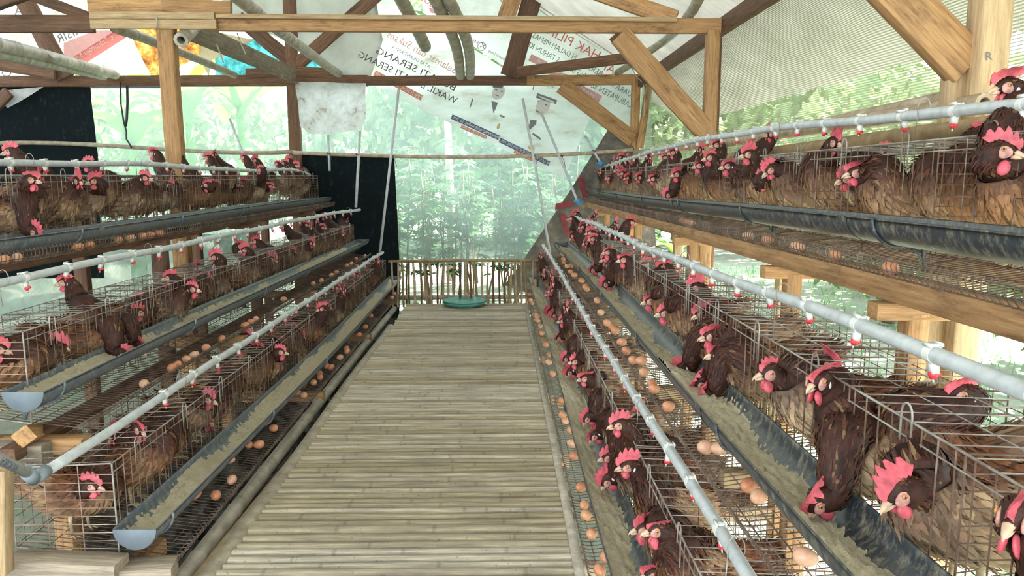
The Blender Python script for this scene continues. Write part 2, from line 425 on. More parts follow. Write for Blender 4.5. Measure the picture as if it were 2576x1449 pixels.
# ================================================================== SETTING
GZ = -0.5                                 # ground level below the raised walkway
def strip_plane(name, x0, x1, y0, y1, z, mat, nx, ny, amp, label=None):
    xs = np.linspace(x0, x1, nx); ys = np.linspace(y0, y1, ny)
    V = np.array([[x, y, z + amp * RNG.normal()] for x in xs for y in ys])
    mb = MB(); mb.grid(V[:, :], nx, ny)
    V[:, :] = V
    o = link(name, mb.mesh(name, mat, True), kind='structure')
    o['label'] = label
    return o
strip_plane('ground', -40, 40, -12, 60, GZ - 0.03, M['soil'], 50, 50, 0.015, 'bright sunlit soil and weeds around the shed')
strip_plane('ground_under_cages', -2.3, -1.0, -0.5, 10.0, GZ + 0.06, M['manure'], 30, 160, 0.03, 'dark manure heaped on the ground under the left cages')

# ---- bamboo walkway: each slat is a piece of the floor
jm = MB()
for x in (-0.98, -0.37, 0.22):
    jm.box((x, 4.9, -0.055), (0.07, 7.2, 0.07))
for y in np.arange(1.6, 8.6, 1.15):
    jm.box((-0.37, y, -0.12), (1.5, 0.06, 0.06))
    for x in (-0.98, 0.22): jm.box((x, y, (GZ - 0.15) / 2), (0.06, 0.06, 0.15 - GZ - 0.2))
floor = link('floor', jm.mesh('floor', M['bamboo_tan']), kind='structure')
floor['label'] = 'bamboo slat walkway floor between the two banks of cages'
def slat_mesh(i):
    Ln = 1.37; mb = MB()
    rs = random.Random(i)
    nodes = sorted(rs.uniform(-0.6, 0.6) for _ in range(rs.choice([2, 2, 3])))
    st = [-Ln / 2]
    for x in nodes: st += [x - 0.012, x - 0.004, x, x + 0.004, x + 0.012]
    st += [Ln / 2]; st = sorted(set(st))
    bow = rs.uniform(-0.006, 0.006)
    V = []; Cn = []
    a = np.linspace(0.12, 0.88, 6) * np.pi
    for x in st:
        k = 1.0
        for xn in nodes:
            if abs(x - xn) < 0.006: k = 1.10
            elif abs(x - xn) < 0.013: k = 0.97
        w = 0.0265 * (1 + 0.05 * math.sin(x * 4 + i)) ; yb = bow * math.cos(x / Ln * math.pi)
        V.append([[x, yb - w * math.cos(q) * k / 0.92, 0.024 * k * (math.sin(q) - 1.0)] for q in a] )
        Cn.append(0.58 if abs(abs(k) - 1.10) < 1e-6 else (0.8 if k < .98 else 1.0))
    V = np.array(V).reshape(-1, 3)
    mb.grid(V, len(st), 6)
    mb.T = []
    e = len(st) - 1
    mb.add(V[:6], [[0, 1, 2, 5], [2, 3, 4, 5]]); mb.add(V[e * 6:], [[0, 5, 2, 1], [2, 5, 4, 3]])
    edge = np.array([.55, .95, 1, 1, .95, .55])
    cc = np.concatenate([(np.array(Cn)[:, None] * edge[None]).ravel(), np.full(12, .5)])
    return mb.mesh('slat', M['slat'], True, np.repeat(cc[:, None], 3, 1))
SLATS = [slat_mesh(i) for i in range(24)]
y = 1.45; i = 0
while y < 8.27:
    sy = random.uniform(0.85, 1.12)
    if i % 11 == 4: sy = 1.35
    w = 0.0585 * sy
    o = link('slat', random.choice(SLATS), floor, (-0.372 + random.uniform(-0.014, 0.014), y + w / 2, random.uniform(-0.004, 0.002)))
    o.scale = (random.choice([-1, 1]) * 1.0, sy, random.uniform(0.85, 1.1))
    o.scale[0] = abs(o.scale[0])
    o.rotation_euler = (0, 0, random.uniform(-0.006, 0.006) + (math.pi if random.random() < 0.5 else 0))
    y += w * 0.93; i += 1

def bamboo(name, P, r, label, mat='bamboo', node=0.32, seg=10, cat='bamboo pole', group=None, hollow=False, parent=None):
    """a culm along a polyline, with swollen rings at its nodes"""
    P = np.asarray([list(p) for p in P], float)
    d = np.concatenate([[0], np.cumsum(np.linalg.norm(np.diff(P, axis=0), axis=1))])
    r0, r1 = r if isinstance(r, tuple) else (r, r)
    s = [0.0]; R = [r0]; t = random.uniform(0.1, node)
    while t < d[-1] - 0.02:
        rr = r0 + (r1 - r0) * t / d[-1]
        for o_, k in ((-0.012, 1.0), (-0.005, 1.045), (0.004, 1.05), (0.010, 0.985)):
            s.append(t + o_); R.append(rr * k)
        t += node * random.uniform(0.85, 1.15)
    s.append(d[-1]); R.append(r1)
    if len(P) > 2:
        ex = np.linspace(0, d[-1], 14)[1:-1]; s2 = np.concatenate([s, ex]); R2 = np.concatenate([R, np.interp(ex, s, R)])
        o_ = np.argsort(s2); s, R = s2[o_], R2[o_]
    # smooth through the points
    Q = np.stack([np.interp(s, d, P[:, k]) for k in range(3)], 1)
    if len(P) > 2:
        tt = np.linspace(0, 1, len(P)); dd = d / d[-1]
        for k in range(3):
            c = np.polyfit(dd, P[:, k], min(3, len(P) - 1)); Q[:, k] = np.polyval(c, np.asarray(s) / d[-1])
    mb = MB()
    o0 = Q[0].copy()
    mb.tube(Q - o0, R, seg, caps=not hollow)
    if hollow:
        for a_, b_ in ((0, 1), (-1, -2)):
            ax = (Q[b_] - Q[a_]); ax /= np.linalg.norm(ax)
            mb.tube(np.array([Q[a_] - o0, Q[a_] - o0 + ax * 0.002]), [R[a_], R[a_]], seg, caps=False)
            mb.tube(np.array([Q[a_] - o0, Q[a_] - o0 + ax * 0.12]), [R[a_] * 0.55, R[a_] * 0.5], seg, caps=False)
            th = np.linspace(0, 2 * np.pi, seg, endpoint=False)
            s1 = np.cross(ax, [0, 0, 1.0]); s1 /= np.linalg.norm(s1); n1 = np.cross(ax, s1)
            ring = lambda q: (Q[a_] - o0) + q * (np.cos(th)[:, None] * s1 + np.sin(th)[:, None] * n1)
            V = np.vstack([ring(R[a_]), ring(R[a_] * 0.55)]); j = np.arange(seg); k2 = (j + 1) % seg
            mb.add(V, np.stack([j, k2, seg + k2, seg + j], 1))
    return link(name, mb.mesh(name, M[mat], True), parent, None if parent else o0, label, cat if label else None, group)

# poles along the left edge of the walkway
bamboo('bamboo_pole', [(-1.19, 2.05, -0.045), (-1.20, 5, -0.035), (-1.195, 8.2, -0.04)], (0.036, 0.030), 'round bamboo pole beside the lower left egg tray', 'bamboo', 0.42)
bamboo('bamboo_pole', [(-1.13, 1.9, -0.02), (-1.115, 3.2, -0.03), (-1.10, 3.85, -0.035)], (0.022, 0.015), 'thin short bamboo pole squeezed between the two long edge poles', 'bamboo_tan', 0.5)
mb = MB()
ys = np.linspace(1.9, 7.1, 30)
V = np.array([[-1.075 + 0.036 * math.cos(a) + 0.006 * math.sin(yy * 2.1), yy, -0.012 + 0.022 * math.sin(a)] for yy in ys for a in np.linspace(0, 2 * np.pi, 9)])
mb.grid(V, 30, 9)
mb.add(V[:8], [[0, 1, 2, 3], [0, 3, 4, 7], [4, 5, 6, 7]])
link('edge_batten', mb.mesh('edge_batten', M['bamboo'], True), label='flat split bamboo batten along the left edge of the walkway', cat='batten')
mb = MB(); mb.box((0, 0, 0), (0.035, 6.2, 0.022))
o = link('edge_batten', mb.mesh('edge_batten', M['bamboo']), None, (0.288, 5.1, 0.012), 'thin pale batten along the right edge of the walkway', 'batten')

# ---- timber
def timber(a, b, w, t, label, mat='wood', name='timber_beam', cat='beam', roll=0.0, facing=None, kind=None):
    """a sawn timber from a to b; w = width across the line of sight, t = thickness along it"""
    a, b = Vector(a), Vector(b)
    ax = (b - a); ln = ax.length; ax.normalize()
    f = facing if facing is not None else ((a + b) / 2 - CAMP)
    f = Vector(f); f = (f - ax * f.dot(ax)).normalized()
    up = ax.cross(f)
    Mx = Matrix((ax, f, up)).transposed().to_4x4(); Mx.translation = (a + b) / 2
    mb = MB()
    n = 6; be = min(w, t) * 0.06
    prof = [(-t / 2 + be, -w / 2), (t / 2 - be, -w / 2), (t / 2, -w / 2 + be), (t / 2, w / 2 - be), (t / 2 - be, w / 2), (-t / 2 + be, w / 2), (-t / 2, w / 2 - be), (-t / 2, -w / 2 + be)]
    V = []
    for x in np.linspace(-ln / 2, ln / 2, n):
        jw = random.uniform(-0.02, 0.02) * w
        V += [[x, p + jw * 0.5, q + jw] for p, q in prof]
    V = np.array(V); i = np.arange(n - 1)[:, None] * 8; j = np.arange(8)[None]; k = (j + 1) % 8
    mb.add(V, np.stack([i + j, i + k, i + 8 + k, i + 8 + j], -1).reshape(-1, 4))
    e = (n - 1) * 8
    mb.add(V[:8], [[7, 6, 1, 0], [6, 5, 2, 1], [5, 4, 3, 2]]); mb.add(V[e:], [[0, 1, 6, 7], [1, 2, 5, 6], [2, 3, 4, 5]])
    o = link(name, mb.mesh(name, M[mat]), None, None, label, cat, None, kind, Mx)
    return o
YT1, YT2, YT3 = 5.95, 9.5, 2.6
FWD = (0, 1, 0)
def pt(px, py, Y): return atY(px, py, Y)
def pxw(n, Y): return n * Y / FPX
# near truss
timber(pt(520, 60, YT1), pt(1812, 66, YT1), pxw(34, YT1), 0.06, 'long stained tie beam spanning the shed above the walkway', 'wood', facing=FWD)
timber(pt(545, 41, YT1 - .05), pt(1700, 50, YT1 - .05), pxw(10, YT1), 0.05, 'light batten nailed along the top of the near tie beam', 'wood_pale', facing=FWD)
timber(pt(-420, 62, YT1 + .04), pt(236, 60, YT1 + .04), pxw(40, YT1), 0.05, 'dark left end of the near tie beam', 'wood_dark', facing=FWD)
timber(pt(228, 39, YT1 - .06), pt(541, 40, YT1 - .06), pxw(17, YT1), 0.04, 'upper splice board nailed over the near tie beam joint', 'wood_pale', 'splice_board', 'board', facing=FWD)
timber(pt(230, 61, YT1 - .06), pt(545, 62, YT1 - .06), pxw(21, YT1), 0.04, 'lower splice board nailed over the near tie beam joint', 'wood_pale', 'splice_board', 'board', facing=FWD)
timber(pt(224, 14, YT1), pt(410, 12, YT1), pxw(34, YT1), 0.05, 'rough board on top of the near tie beam, left of its post', 'wood', 'rough_board', 'board', facing=FWD)
timber(pt(405, 12, YT1), pt(582, 20, YT1), pxw(30, YT1), 0.05, 'reddish board on top of the near tie beam, right of its post', 'wood', 'rough_board', 'board', facing=FWD)
bz = GZ
p = pt(419, 72, YT1); q = pt(436, 420, YT1)
timber((p.x + .01, YT1, GZ), (p.x, YT1, p.z), pxw(38, YT1), 0.10, 'tall near wooden post standing behind the upper left cages', 'wood', 'timber_post', 'post', facing=FWD)
timber((-2.90, YT1 - 3.35, GZ), (-2.90, YT1 - 3.35, 2.9), 0.11, 0.10, 'wooden post behind the upper left cages, just outside the left edge of view', 'wood', 'timber_post', 'post', facing=FWD)
p = pt(1793, 78, YT1)
timber((p.x, YT1, GZ), (p.x, YT1, p.z), pxw(30, YT1), 0.09, 'light wooden post at the right end of the near tie beam', 'wood', 'timber_post', 'post', facing=FWD)
timber((p.x + .075, YT1 + .04, GZ), (p.x + .06, YT1 + .04, p.z + .04), pxw(12, YT1), 0.06, 'dark batten behind the right post of the near tie beam', 'wood_dark', 'timber_post', 'post', facing=FWD)
timber(pt(1558, 88, YT1 - .06), pt(1778, 336, YT1 - .02), pxw(52, YT1), 0.05, 'wide diagonal brace between the near tie beam and its right post', 'wood', 'knee_brace', 'brace', facing=FWD)
timber(pt(1545, 88, YT1), pt(1600, 160, YT1), pxw(28, YT1), 0.05, 'charred offcut behind the top of the wide diagonal brace', 'wood_dark', 'knee_brace', 'brace', facing=FWD)
timber(pt(1500, -20, YT1 + .3), pt(1700, 48, YT1 + .1), pxw(40, YT1), 0.05, 'rafter crossing behind the near tie beam under the roof sheets', 'wood', 'rafter', 'rafter', facing=FWD)
# far truss
timber(pt(-560, 206, YT2), pt(925, 203, YT2), pxw(26, YT2), 0.07, 'dark left half of the far tie beam above the green net', 'wood_dark', facing=FWD)
timber(pt(915, 203, YT2 - .02), pt(1325, 203, YT2 - .02), pxw(22, YT2), 0.07, 'reddish middle length of the far tie beam crossing the banner', 'wood_dark', facing=FWD)
timber(pt(1310, 203, YT2), pt(1625, 200, YT2), pxw(24, YT2), 0.07, 'tan right end of the far tie beam', 'wood', facing=FWD)
p = pt(735, 200, YT2)
timber((p.x, YT2 + .03, GZ), (p.x, YT2 + .03, pt(735, -40, YT2).z), pxw(27, YT2), 0.12, 'far king post standing right of the green net', 'wood_dark', 'timber_post', 'post', facing=FWD)
timber(pt(745, 165, YT2), pt(950, -15, YT2), pxw(30, YT2), 0.06, 'dark strut rising right from the far king post', 'wood_dark', 'strut', 'strut', facing=FWD)
timber(pt(728, 150, YT2), pt(600, 45, YT2), pxw(34, YT2), 0.06, 'dark strut rising left from the far king post', 'wood_dark', 'strut', 'strut', facing=FWD)
timber(pt(620, 185, YT2 - .02), pt(722, 180, YT2 - .02), pxw(22, YT2), 0.05, 'short plank lying on the far tie beam left of the king post', 'wood_dark', 'rough_board', 'board', facing=FWD)
timber(pt(748, 180, YT2 - .02), pt(850, 186, YT2 - .02), pxw(24, YT2), 0.05, 'short plank lying on the far tie beam right of the king post', 'wood_dark', 'rough_board', 'board', facing=FWD)
timber(pt(470, 72, YT1 + .25), pt(740, 190, YT2 - .12), 0.17, 0.05, 'dusty plank hung with cobwebs between the two tie beams', 'wood_grey', 'dusty_plank', 'plank')
timber(pt(1345, -20, YT2 - .15), pt(1283, 192, YT2 - .1), pxw(46, YT2), 0.07, 'steep brown strut rising from the far tie beam across the banners', 'wood_dark', 'strut', 'strut', facing=FWD)
timber(pt(1296, -20, YT2 - .22), pt(1272, 46, YT2 - .22), pxw(40, YT2), 0.05, 'short second board beside the steep strut above the near beam', 'wood', 'rough_board', 'board', facing=FWD)
timber(pt(1345, -25, YT2 + .02), pt(1622, 172, YT2 + .02), pxw(32, YT2), 0.06, 'end rafter sloping down to the far right post', 'wood_dark', 'rafter', 'rafter', facing=FWD)
timber(pt(1305, 181, YT2 - .3), pt(1578, 146, YT2 - 1.1), pxw(22, YT2), 0.06, 'loose timber propped up from the far tie beam toward the right', 'wood_dark', 'loose_timber', 'timber', facing=FWD)
p = pt(1600, 200, YT2)
timber((p.x, YT2, GZ), (p.x, YT2, p.z + .05), pxw(20, YT2), 0.09, 'light post at the far right corner of the shed', 'wood', 'timber_post', 'post', facing=FWD)
timber(pt(1634, 205, YT2 - .1), pt(1609, 372, YT2 - .1), pxw(17, YT2), 0.05, 'slanting plank nailed against the far right corner post', 'wood', 'knee_brace', 'brace', facing=FWD)
timber(pt(1412, 214, YT2 - .08), pt(1592, 352, YT2 - .06), pxw(38, YT2), 0.05, 'diagonal brace between the far tie beam and the far right corner post', 'wood', 'knee_brace', 'brace', facing=FWD)
timber(pt(50, -20, YT2 - .2), pt(166, 196, YT2 - .2), pxw(40, YT2), 0.07, 'dark strut crossing the comic banner at upper left', 'wood_dark', 'strut', 'strut', facing=FWD)
timber(pt(-60, 156, YT2 - .3), pt(138, 186, YT2 - .3), pxw(24, YT2), 0.05, 'dark plank at upper left just above the far tie beam', 'wood_dark', 'rough_board', 'board', facing=FWD)
timber(pt(70, -15, YT1 + .1), pt(232, 48, YT1 + .05), pxw(26, YT1), 0.06, 'dark strut meeting the near tie beam at upper left', 'wood_dark', 'strut', 'strut', facing=FWD)
timber(pt(-60, 20, YT1 - .3), pt(60, -25, YT1 - .3), pxw(40, YT1), 0.06, 'wide dark timber across the upper left corner', 'wood_dark', 'strut', 'strut', facing=FWD)
timber(pt(-30, 285, YT2 - .2), pt(22, 232, YT2 - .2), pxw(26, YT2), 0.06, 'dark brace end under the far tie beam at the left edge', 'wood_dark', 'knee_brace', 'brace', facing=FWD)
# right wall
WX = 1.78
timber((WX - .02, 0.2, 2.62), (WX - .02, YT2 + .1, 2.60), 0.12, 0.07, 'dark wall plate running along the top of the right side net', 'wood_dark', 'wall_plate', 'beam', facing=(1, 0, 0))
p = pt(2484, 100, YT3)
npost = timber((p.x, YT3, GZ), (p.x, YT3, 2.75), pxw(74, YT3), 0.10, 'near weathered post on the right in front of the side net', 'wood_pale', 'timber_post', 'post', facing=FWD)
timber((p.x - .07, YT3 + .05, GZ), (p.x - .07, YT3 + .05, 1.9), 0.07, 0.06, 'second timber doubled behind the near right post', 'wood_pale', 'timber_post', 'post', facing=FWD)
timber(pt(2105, -170, YT3 + .03), pt(2430, 168, YT3 + .03), pxw(104, YT3), 0.06, 'big diagonal brace at the top right corner', 'wood', 'knee_brace', 'brace', facing=FWD)
timber((-3.0, YT3, 2.66), (1.9, YT3, 2.66), 0.12, 0.06, 'tie beam above the camera carrying the big diagonal brace at top right', 'wood', facing=FWD)
bamboo('bamboo_pole', [atX(1595, 384, 1.66), atX(2100, 305, 1.66), atX(2405, 243, 1.66)], 0.03, 'brown bamboo rail along the right net behind the upper hens', 'bamboo_tan', 0.4)
bamboo('bamboo_pole', [atX(2478, 259, 1.62), atX(2250, 292, 1.62), atX(1800, 366, 1.62)], (0.034, 0.028), 'hollow-ended bamboo pole above the upper right water pipe', 'bamboo_tan', 0.45, hollow=True)
bamboo('bamboo_pole', [atX(2590, 305, 1.58), atX(2320, 338, 1.58), atX(1800, 400, 1.58)], (0.036, 0.03), 'thick bamboo pole just below the upper right water pipe', 'bamboo_tan', 0.45, hollow=True)
# bamboo in the roof and the far rail
bamboo('bamboo_pole', [pt(560, -40, 5.2), pt(720, 90, 7.2), pt(852, 186, 9.35)], (0.055, 0.048), 'bamboo purlin slanting down to the far king post', 'bamboo', 0.4)
bamboo('bamboo_pole', [pt(-60, 100, 5.6), pt(130, 145, 7.3), pt(290, 188, 9.3)], (0.062, 0.055), 'thick bamboo pole crossing the comic banner', 'bamboo', 0.55)
bamboo('bamboo_pole', [pt(-60, 124, 5.7), pt(130, 163, 7.4), pt(262, 194, 9.4)], (0.05, 0.04), 'darker bamboo pole just below the thick one at upper left', 'bamboo', 0.6)
bamboo('bamboo_pole', [pt(290, 70, 6.1), pt(445, 128, 7.6), pt(592, 190, 9.35)], (0.045, 0.04), 'grey bamboo pole in front of the orange and teal tarps', 'bamboo', 0.5)
bamboo('bamboo_pole', [pt(485, 70, 6.3), pt(455, 101, 5.9)], 0.055, 'sawn hollow bamboo end peeking under the near tie beam', 'bamboo', 0.4, hollow=True)
bamboo('bamboo_pole', [pt(1000, -190, 5.3), pt(1085, -20, 6.2), pt(1140, 95, 7.6), pt(1158, 190, 9.3)], (0.05, 0.058), 'left of the paired bamboo culms bending over the far tie beam', 'bamboo', 0.22)
bamboo('bamboo_pole', [pt(1036, -190, 5.35), pt(1120, -20, 6.25), pt(1172, 95, 7.6), pt(1182, 190, 9.3)], (0.05, 0.058), 'right of the paired bamboo culms bending over the far tie beam', 'bamboo', 0.22)
bamboo('bamboo_pole', [pt(915, -190, 5.3), pt(1000, -20, 6.3), pt(1042, 60, 7.2), pt(1070, 117, 8.0)], (0.055, 0.062), 'short single bamboo culm ending in mid-air before the banner', 'bamboo', 0.4)
bamboo('bamboo_pole', [pt(1552, 184, 9.3), pt(1700, 75, 7.3), pt(1760, -20, 5.6)], (0.04, 0.045), 'bamboo purlin under the roof sheets at right', 'bamboo', 0.5)
bamboo('bamboo_rail', [pt(-40, 362, 9.36), pt(230, 364, 9.36), pt(420, 376, 9.36), pt(740, 382, 9.36)], 0.026, 'left half of the bamboo rail across the far net', 'bamboo', 0.5, cat='rail')
bamboo('bamboo_rail', [pt(738, 384, 9.34), pt(1000, 393, 9.34), pt(1250, 394, 9.34), pt(1592, 377, 9.34)], 0.024, 'right half of the bamboo rail across the far net', 'bamboo_tan', 0.55, cat='rail')

# ---- roof
def roof_z(x): return 2.70 + 0.62 * (1.80 - x)
def roof(name, x0, x1, f, label):
    nx = 2; ys = np.linspace(-4.7, 10.6, 490)  # extended out of view behind the camera to cut ambient light
    V = np.array([[x, yy, f(x) + 0.018 * math.sin(yy * 2 * np.pi / 0.094)] for x in (x0, x1) for yy in ys])
    mb = MB(); mb.grid(V, 2, 490)
    o = link(name, mb.mesh(name, M['roof'], True), kind='structure'); o['label'] = label
roof('ceiling', 2.65, -2.72, roof_z, 'corrugated roof sheets over the right slope')
roof('ceiling', -2.72, -7.6, lambda x: roof_z(-2.72) + 0.36 * (x + 2.72), 'corrugated roof sheets over the left slope')

# ---- sheets: nets, tarps, banners
def poly_sheet(name, pts, Y, mat, label, cat='tarp', wr=0.02, res=26, seed=0, kind=None, parent=None, X=None, ydrift=0.0):
    """a hanging sheet whose outline is a polygon in a vertical plane (constant Y, or constant X)"""
    W = [atY(a, b, Y) if X is None else atX(a, b, X) for a, b in pts]
    ax = 0 if X is None else 1
    uv = np.array([[w[ax], w[2]] for w in W])
    import mathutils.geometry as mg
    lo, hi = uv.min(0), uv.max(0)
    step = max(hi - lo) / res
    inner = []
    def inside(p):
        c = False; n = len(uv)
        for i in range(n):
            a, b = uv[i], uv[(i + 1) % n]
            if (a[1] > p[1]) != (b[1] > p[1]) and p[0] < (b[0] - a[0]) * (p[1] - a[1]) / (b[1] - a[1]) + a[0]: c = not c
        return c
    edge = []
    n = len(uv)
    for i in range(n):
        a, b = uv[i], uv[(i + 1) % n]; k = max(1, int(np.linalg.norm(b - a) / step))
        for t in range(k): edge.append(a + (b - a) * t / k)
    for gx in np.arange(lo[0] + step / 2, hi[0], step):
        for gz in np.arange(lo[1] + step / 2, hi[1], step):
            p = np.array([gx, gz])
            if inside(p) and min(np.linalg.norm(p - e) for e in edge) > step * 0.5: inner.append(p)
    allp = [Vector(p) for p in edge + inner]
    m_ = len(edge)
    vo, eo, fo, *_ = mg.delaunay_2d_cdt(allp, [(i, (i + 1) % m_) for i in range(m_)], [list(range(m_))], 1, 1e-5)
    rs = np.random.default_rng(seed)
    ph = rs.uniform(0, 6, 6); V = []
    base = Y if X is None else X
    for v in vo:
        w = wr * (math.sin(v.x * 5 + v.y * 3 + ph[0]) * .5 + math.sin(v.x * 11 - v.y * 7 + ph[1]) * .3 + math.sin(v.x * 2.3 + v.y * 13 + ph[2]) * .25)
        V.append([v.x, base + w + ydrift * (v.y - lo[1]), v.y] if X is None else [base + w, v.x, v.y])
    me = bpy.data.meshes.new(name)
    me.from_pydata(V, [], [list(f) for f in fo]); me.materials.append(M[mat])
    for p_ in me.polygons: p_.use_smooth = True
    me.update()
    o = link(name, me, parent, None, label, None if (kind or parent) else cat, None, kind)
    return o
# far net wall (two lengths), left and right of the hanging sack
YN = 9.72
poly_sheet('wall_back', [(-300, 214), (735, 214), (735, 1000), (-300, 1000)], YN, 'net', 'pale green shade net closing the far side, left of the king post', kind='structure', wr=0.03, res=30)
poly_sheet('wall_back', [(737, 214), (1640, 214), (1640, 664), (737, 664)], YN, 'net', 'pale green shade net closing the far side over the walkway end', kind='structure', wr=0.03, res=30)
mb = MB(); ysn = np.linspace(-4.5, 9.75, 60); zs = np.linspace(1.42, 2.72, 10)  # near end extended behind the camera along with the roof, against ambient light
V = np.array([[WX + 0.06 + 0.012 * math.sin(yy * 3) + 0.01 * math.sin(z * 8 + yy * 5), yy, z] for yy in ysn for z in zs]); mb.grid(V, 60, 10)
o = link('wall_right', mb.mesh('wall_right', M['net_side'], True), kind='structure'); o['label'] = 'woven shade net along the right side above the upper cages'
mb = MB(); V = np.array([[-7.2 + 0.02 * math.sin(yy * 3), yy, z] for yy in np.linspace(-4.5, 9.7, 40) for z in np.linspace(-0.3, 2.7, 8)]); mb.grid(V, 40, 8)  # unseen wall, given a darker net to dim the left side
o = link('wall_left', mb.mesh('wall_left', M['net_dark'], True), kind='structure'); o['label'] = 'shade net on the far left side of the shed'
poly_sheet('black_sheet', [(-520, 214), (226, 217), (247, 392), (262, 700), (-520, 700)], 9.60, 'net_black', 'black shade sheet hanging at the left edge', wr=0.02, seed=3)
poly_sheet('black_sheet', [(742, 388), (992, 396), (1008, 720), (1004, 800), (742, 800)], 9.56, 'net_black', 'black sheet hanging behind the far ends of the left cages', wr=0.02, seed=4)
poly_sheet('darkening_net', [(-290, 640), (262, 590), (628, 588), (628, 1000), (-290, 1000)], 9.64, 'net_dark', 'dark net skirt added low behind the left cages to darken the gap', 'net', 0.02, 26, 8)  # added sheet, keeps the bright gap behind the left cages dark
poly_sheet('grey_flap', [(0, 228), (110, 218), (20, 272), (8, 262)], 9.40, 'sack', 'small pale cloth flap hanging over the black sheet at left', wr=0.03, seed=5, res=12)
poly_sheet('hanging_sack', [(742, 206), (920, 209), (919, 295), (905, 326), (850, 336), (782, 338), (757, 318)], 9.40, 'sack', 'dirty white sack cloth hanging from the far tie beam', cat='sack', wr=0.05, seed=6)
tb = poly_sheet('brown_tarp', [(1532, 322), (1592, 368), (1640, 470), (1660, 760), (1400, 760), (1268, 717), (1312, 660), (1440, 470)], 9.46, 'tarp_brown', 'dark brown tarp with red strokes pinned across the far right corner', wr=0.03, seed=7)
for k, pp in enumerate([[(1398, 512), (1442, 506), (1443, 518), (1396, 528)], [(1452, 448), (1466, 444), (1482, 500), (1468, 502)], [(1408, 540), (1420, 536), (1432, 585), (1420, 588)]]):
    poly_sheet('red_stroke', pp, 9.41, 'ink_blood', None, wr=0.0, res=4, parent=tb)
# ---- banners: printed cloth seen from behind, so the lettering reads mirrored
YB = 9.62
banA = poly_sheet('greeting_banner', [(925, -60), (985, -60), (1030, 20), (1262, 168), (1392, 218), (1500, 262), (1418, 450), (932, 212), (958, 110)], YB, 'banner', 'large pale greeting banner with mirrored lettering hanging in a point', 'banner', 0.04, 30, 11)
banB = poly_sheet('election_banner', [(1062, -60), (1255, -60), (1592, 165), (1592, 330), (1502, 268), (1392, 216), (1262, 164), (1062, 30)], YB + .03, 'banner2', 'white banner with red and grey mirrored lettering beside the far right post', 'banner', 0.03, 30, 12)
banC = poly_sheet('comic_banner', [(-230, -60), (330, -60), (318, 76), (190, 158), (150, 200), (-230, 200)], YB + .02, 'banner3', 'white cartoon-lettered banner with a red lower strip at upper left', 'banner', 0.03, 26, 13)
poly_sheet('grey_tarp', [(560, -60), (935, -60), (962, 100), (932, 204), (860, 204), (740, 110), (560, 40)], YB - .04, 'tarp_grey', 'dull grey tarp in the gable above the hanging sack', wr=0.05, seed=14)
poly_sheet('orange_tarp', [(318, 70), (512, 70), (505, 140), (398, 200), (384, 200)], YB + .02, 'tarp_orange', 'rusty orange tarp behind the tall near post', wr=0.02, seed=15)
poly_sheet('beige_tarp', [(500, 70), (640, 100), (585, 132), (535, 150), (525, 192), (505, 150)], YB - .02, 'tarp_beige', 'stained beige tarp scrap right of the orange tarp', wr=0.03, seed=16)
poly_sheet('teal_tarp', [(540, 148), (640, 95), (930, 200), (545, 200)], YB + .05, 'tarp_teal', 'mottled teal tarp in the gable beside the far king post', wr=0.02, seed=17)
poly_sheet('teal_hem', [(230, 213), (455, 213), (455, 222), (230, 222)], YN - .03, 'blue', 'blue hem along the top of the far net at left', 'hem', 0.0, 20, 2)

_fc = {}
def text_mesh(s):
    if s not in _fc:
        c = bpy.data.curves.new('lettering', 'FONT'); c.body = s; c.resolution_u = 2
        o = bpy.data.objects.new('lettering', c); COL.objects.link(o)
        me = bpy.data.meshes.new_from_object(o.evaluated_get(bpy.context.evaluated_depsgraph_get()))
        V = np.array([v.co[:] for v in me.vertices]); F = [list(p.vertices) for p in me.polygons]
        COL.objects.unlink(o); bpy.data.objects.remove(o); bpy.data.curves.remove(c); bpy.data.meshes.remove(me)
        _fc[s] = (V, F)
    return _fc[s]
def lettering(s, a, b, h, mat, parent, Y, bold=0.0):
    """string s from pixel a (its first letter) to pixel b (its last); mirrored when a is right of b"""
    V, F = text_mesh(s)
    p, q = atY(a[0], a[1], Y), atY(b[0], b[1], Y)
    e1 = (q - p); ln = e1.length; e1.normalize()
    e2 = Vector((-e1.z, 0, e1.x)); e2 = e2 if e2.z > 0 else -e2
    x0, x1 = V[:, 0].min(), V[:, 0].max(); hz = 0.70
    k = ln / (x1 - x0); kv = pxw(h, Y) / hz
    W = [p + e1 * ((v[0] - x0) * k) + e2 * (v[1] * kv) for v in V]
    me = bpy.data.meshes.new('lettering'); me.from_pydata([list(w) for w in W], [], F); me.materials.append(M[mat]); me.update()
    return link('lettering', me, parent)
def strip(a, b, h, mat, parent, Y, name='printed_strip'):
    p, q = Vector(a), Vector(b)
    d = (q - p).normalized(); n = Vector((-d.y, d.x)) * h / 2
    if n.y > 0: n = -n
    return poly_sheet(name, [tuple(p + n), tuple(q + n), tuple(q - n), tuple(p - n)], Y, mat, None, wr=0.0, res=6, parent=parent)
A = YB - .055
lettering('ATAS DILANTIKNYA', (1080, 172), (985, 121), 8, 'ink_blue', banA, A)
lettering('BUPATI SERANG', (1142, 229), (945, 133), 16, 'ink_dark', banA, A)
lettering('WAKIL BUPATI SERANG', (1146, 262), (899, 143), 16, 'ink_dark', banA, A)
lettering('Selamat dan Sukses', (1143, 186), (972, 92), 18, 'ink_pink', banA, A)
strip((1062, 247), (942, 183), 14, 'ink_rust', banA, A + .008)
lettering('PERIODE 2025-2030', (1060, 251), (944, 189), 9, 'ink_white', banA, A)
strip((1256, 347), (1136, 293), 12, 'ink_blue', banA, A + .008)
lettering('MUHAMMAD NAJIB HAMAS, S.E., M.M.', (1254, 350), (1138, 298), 7, 'ink_white', banA, A)
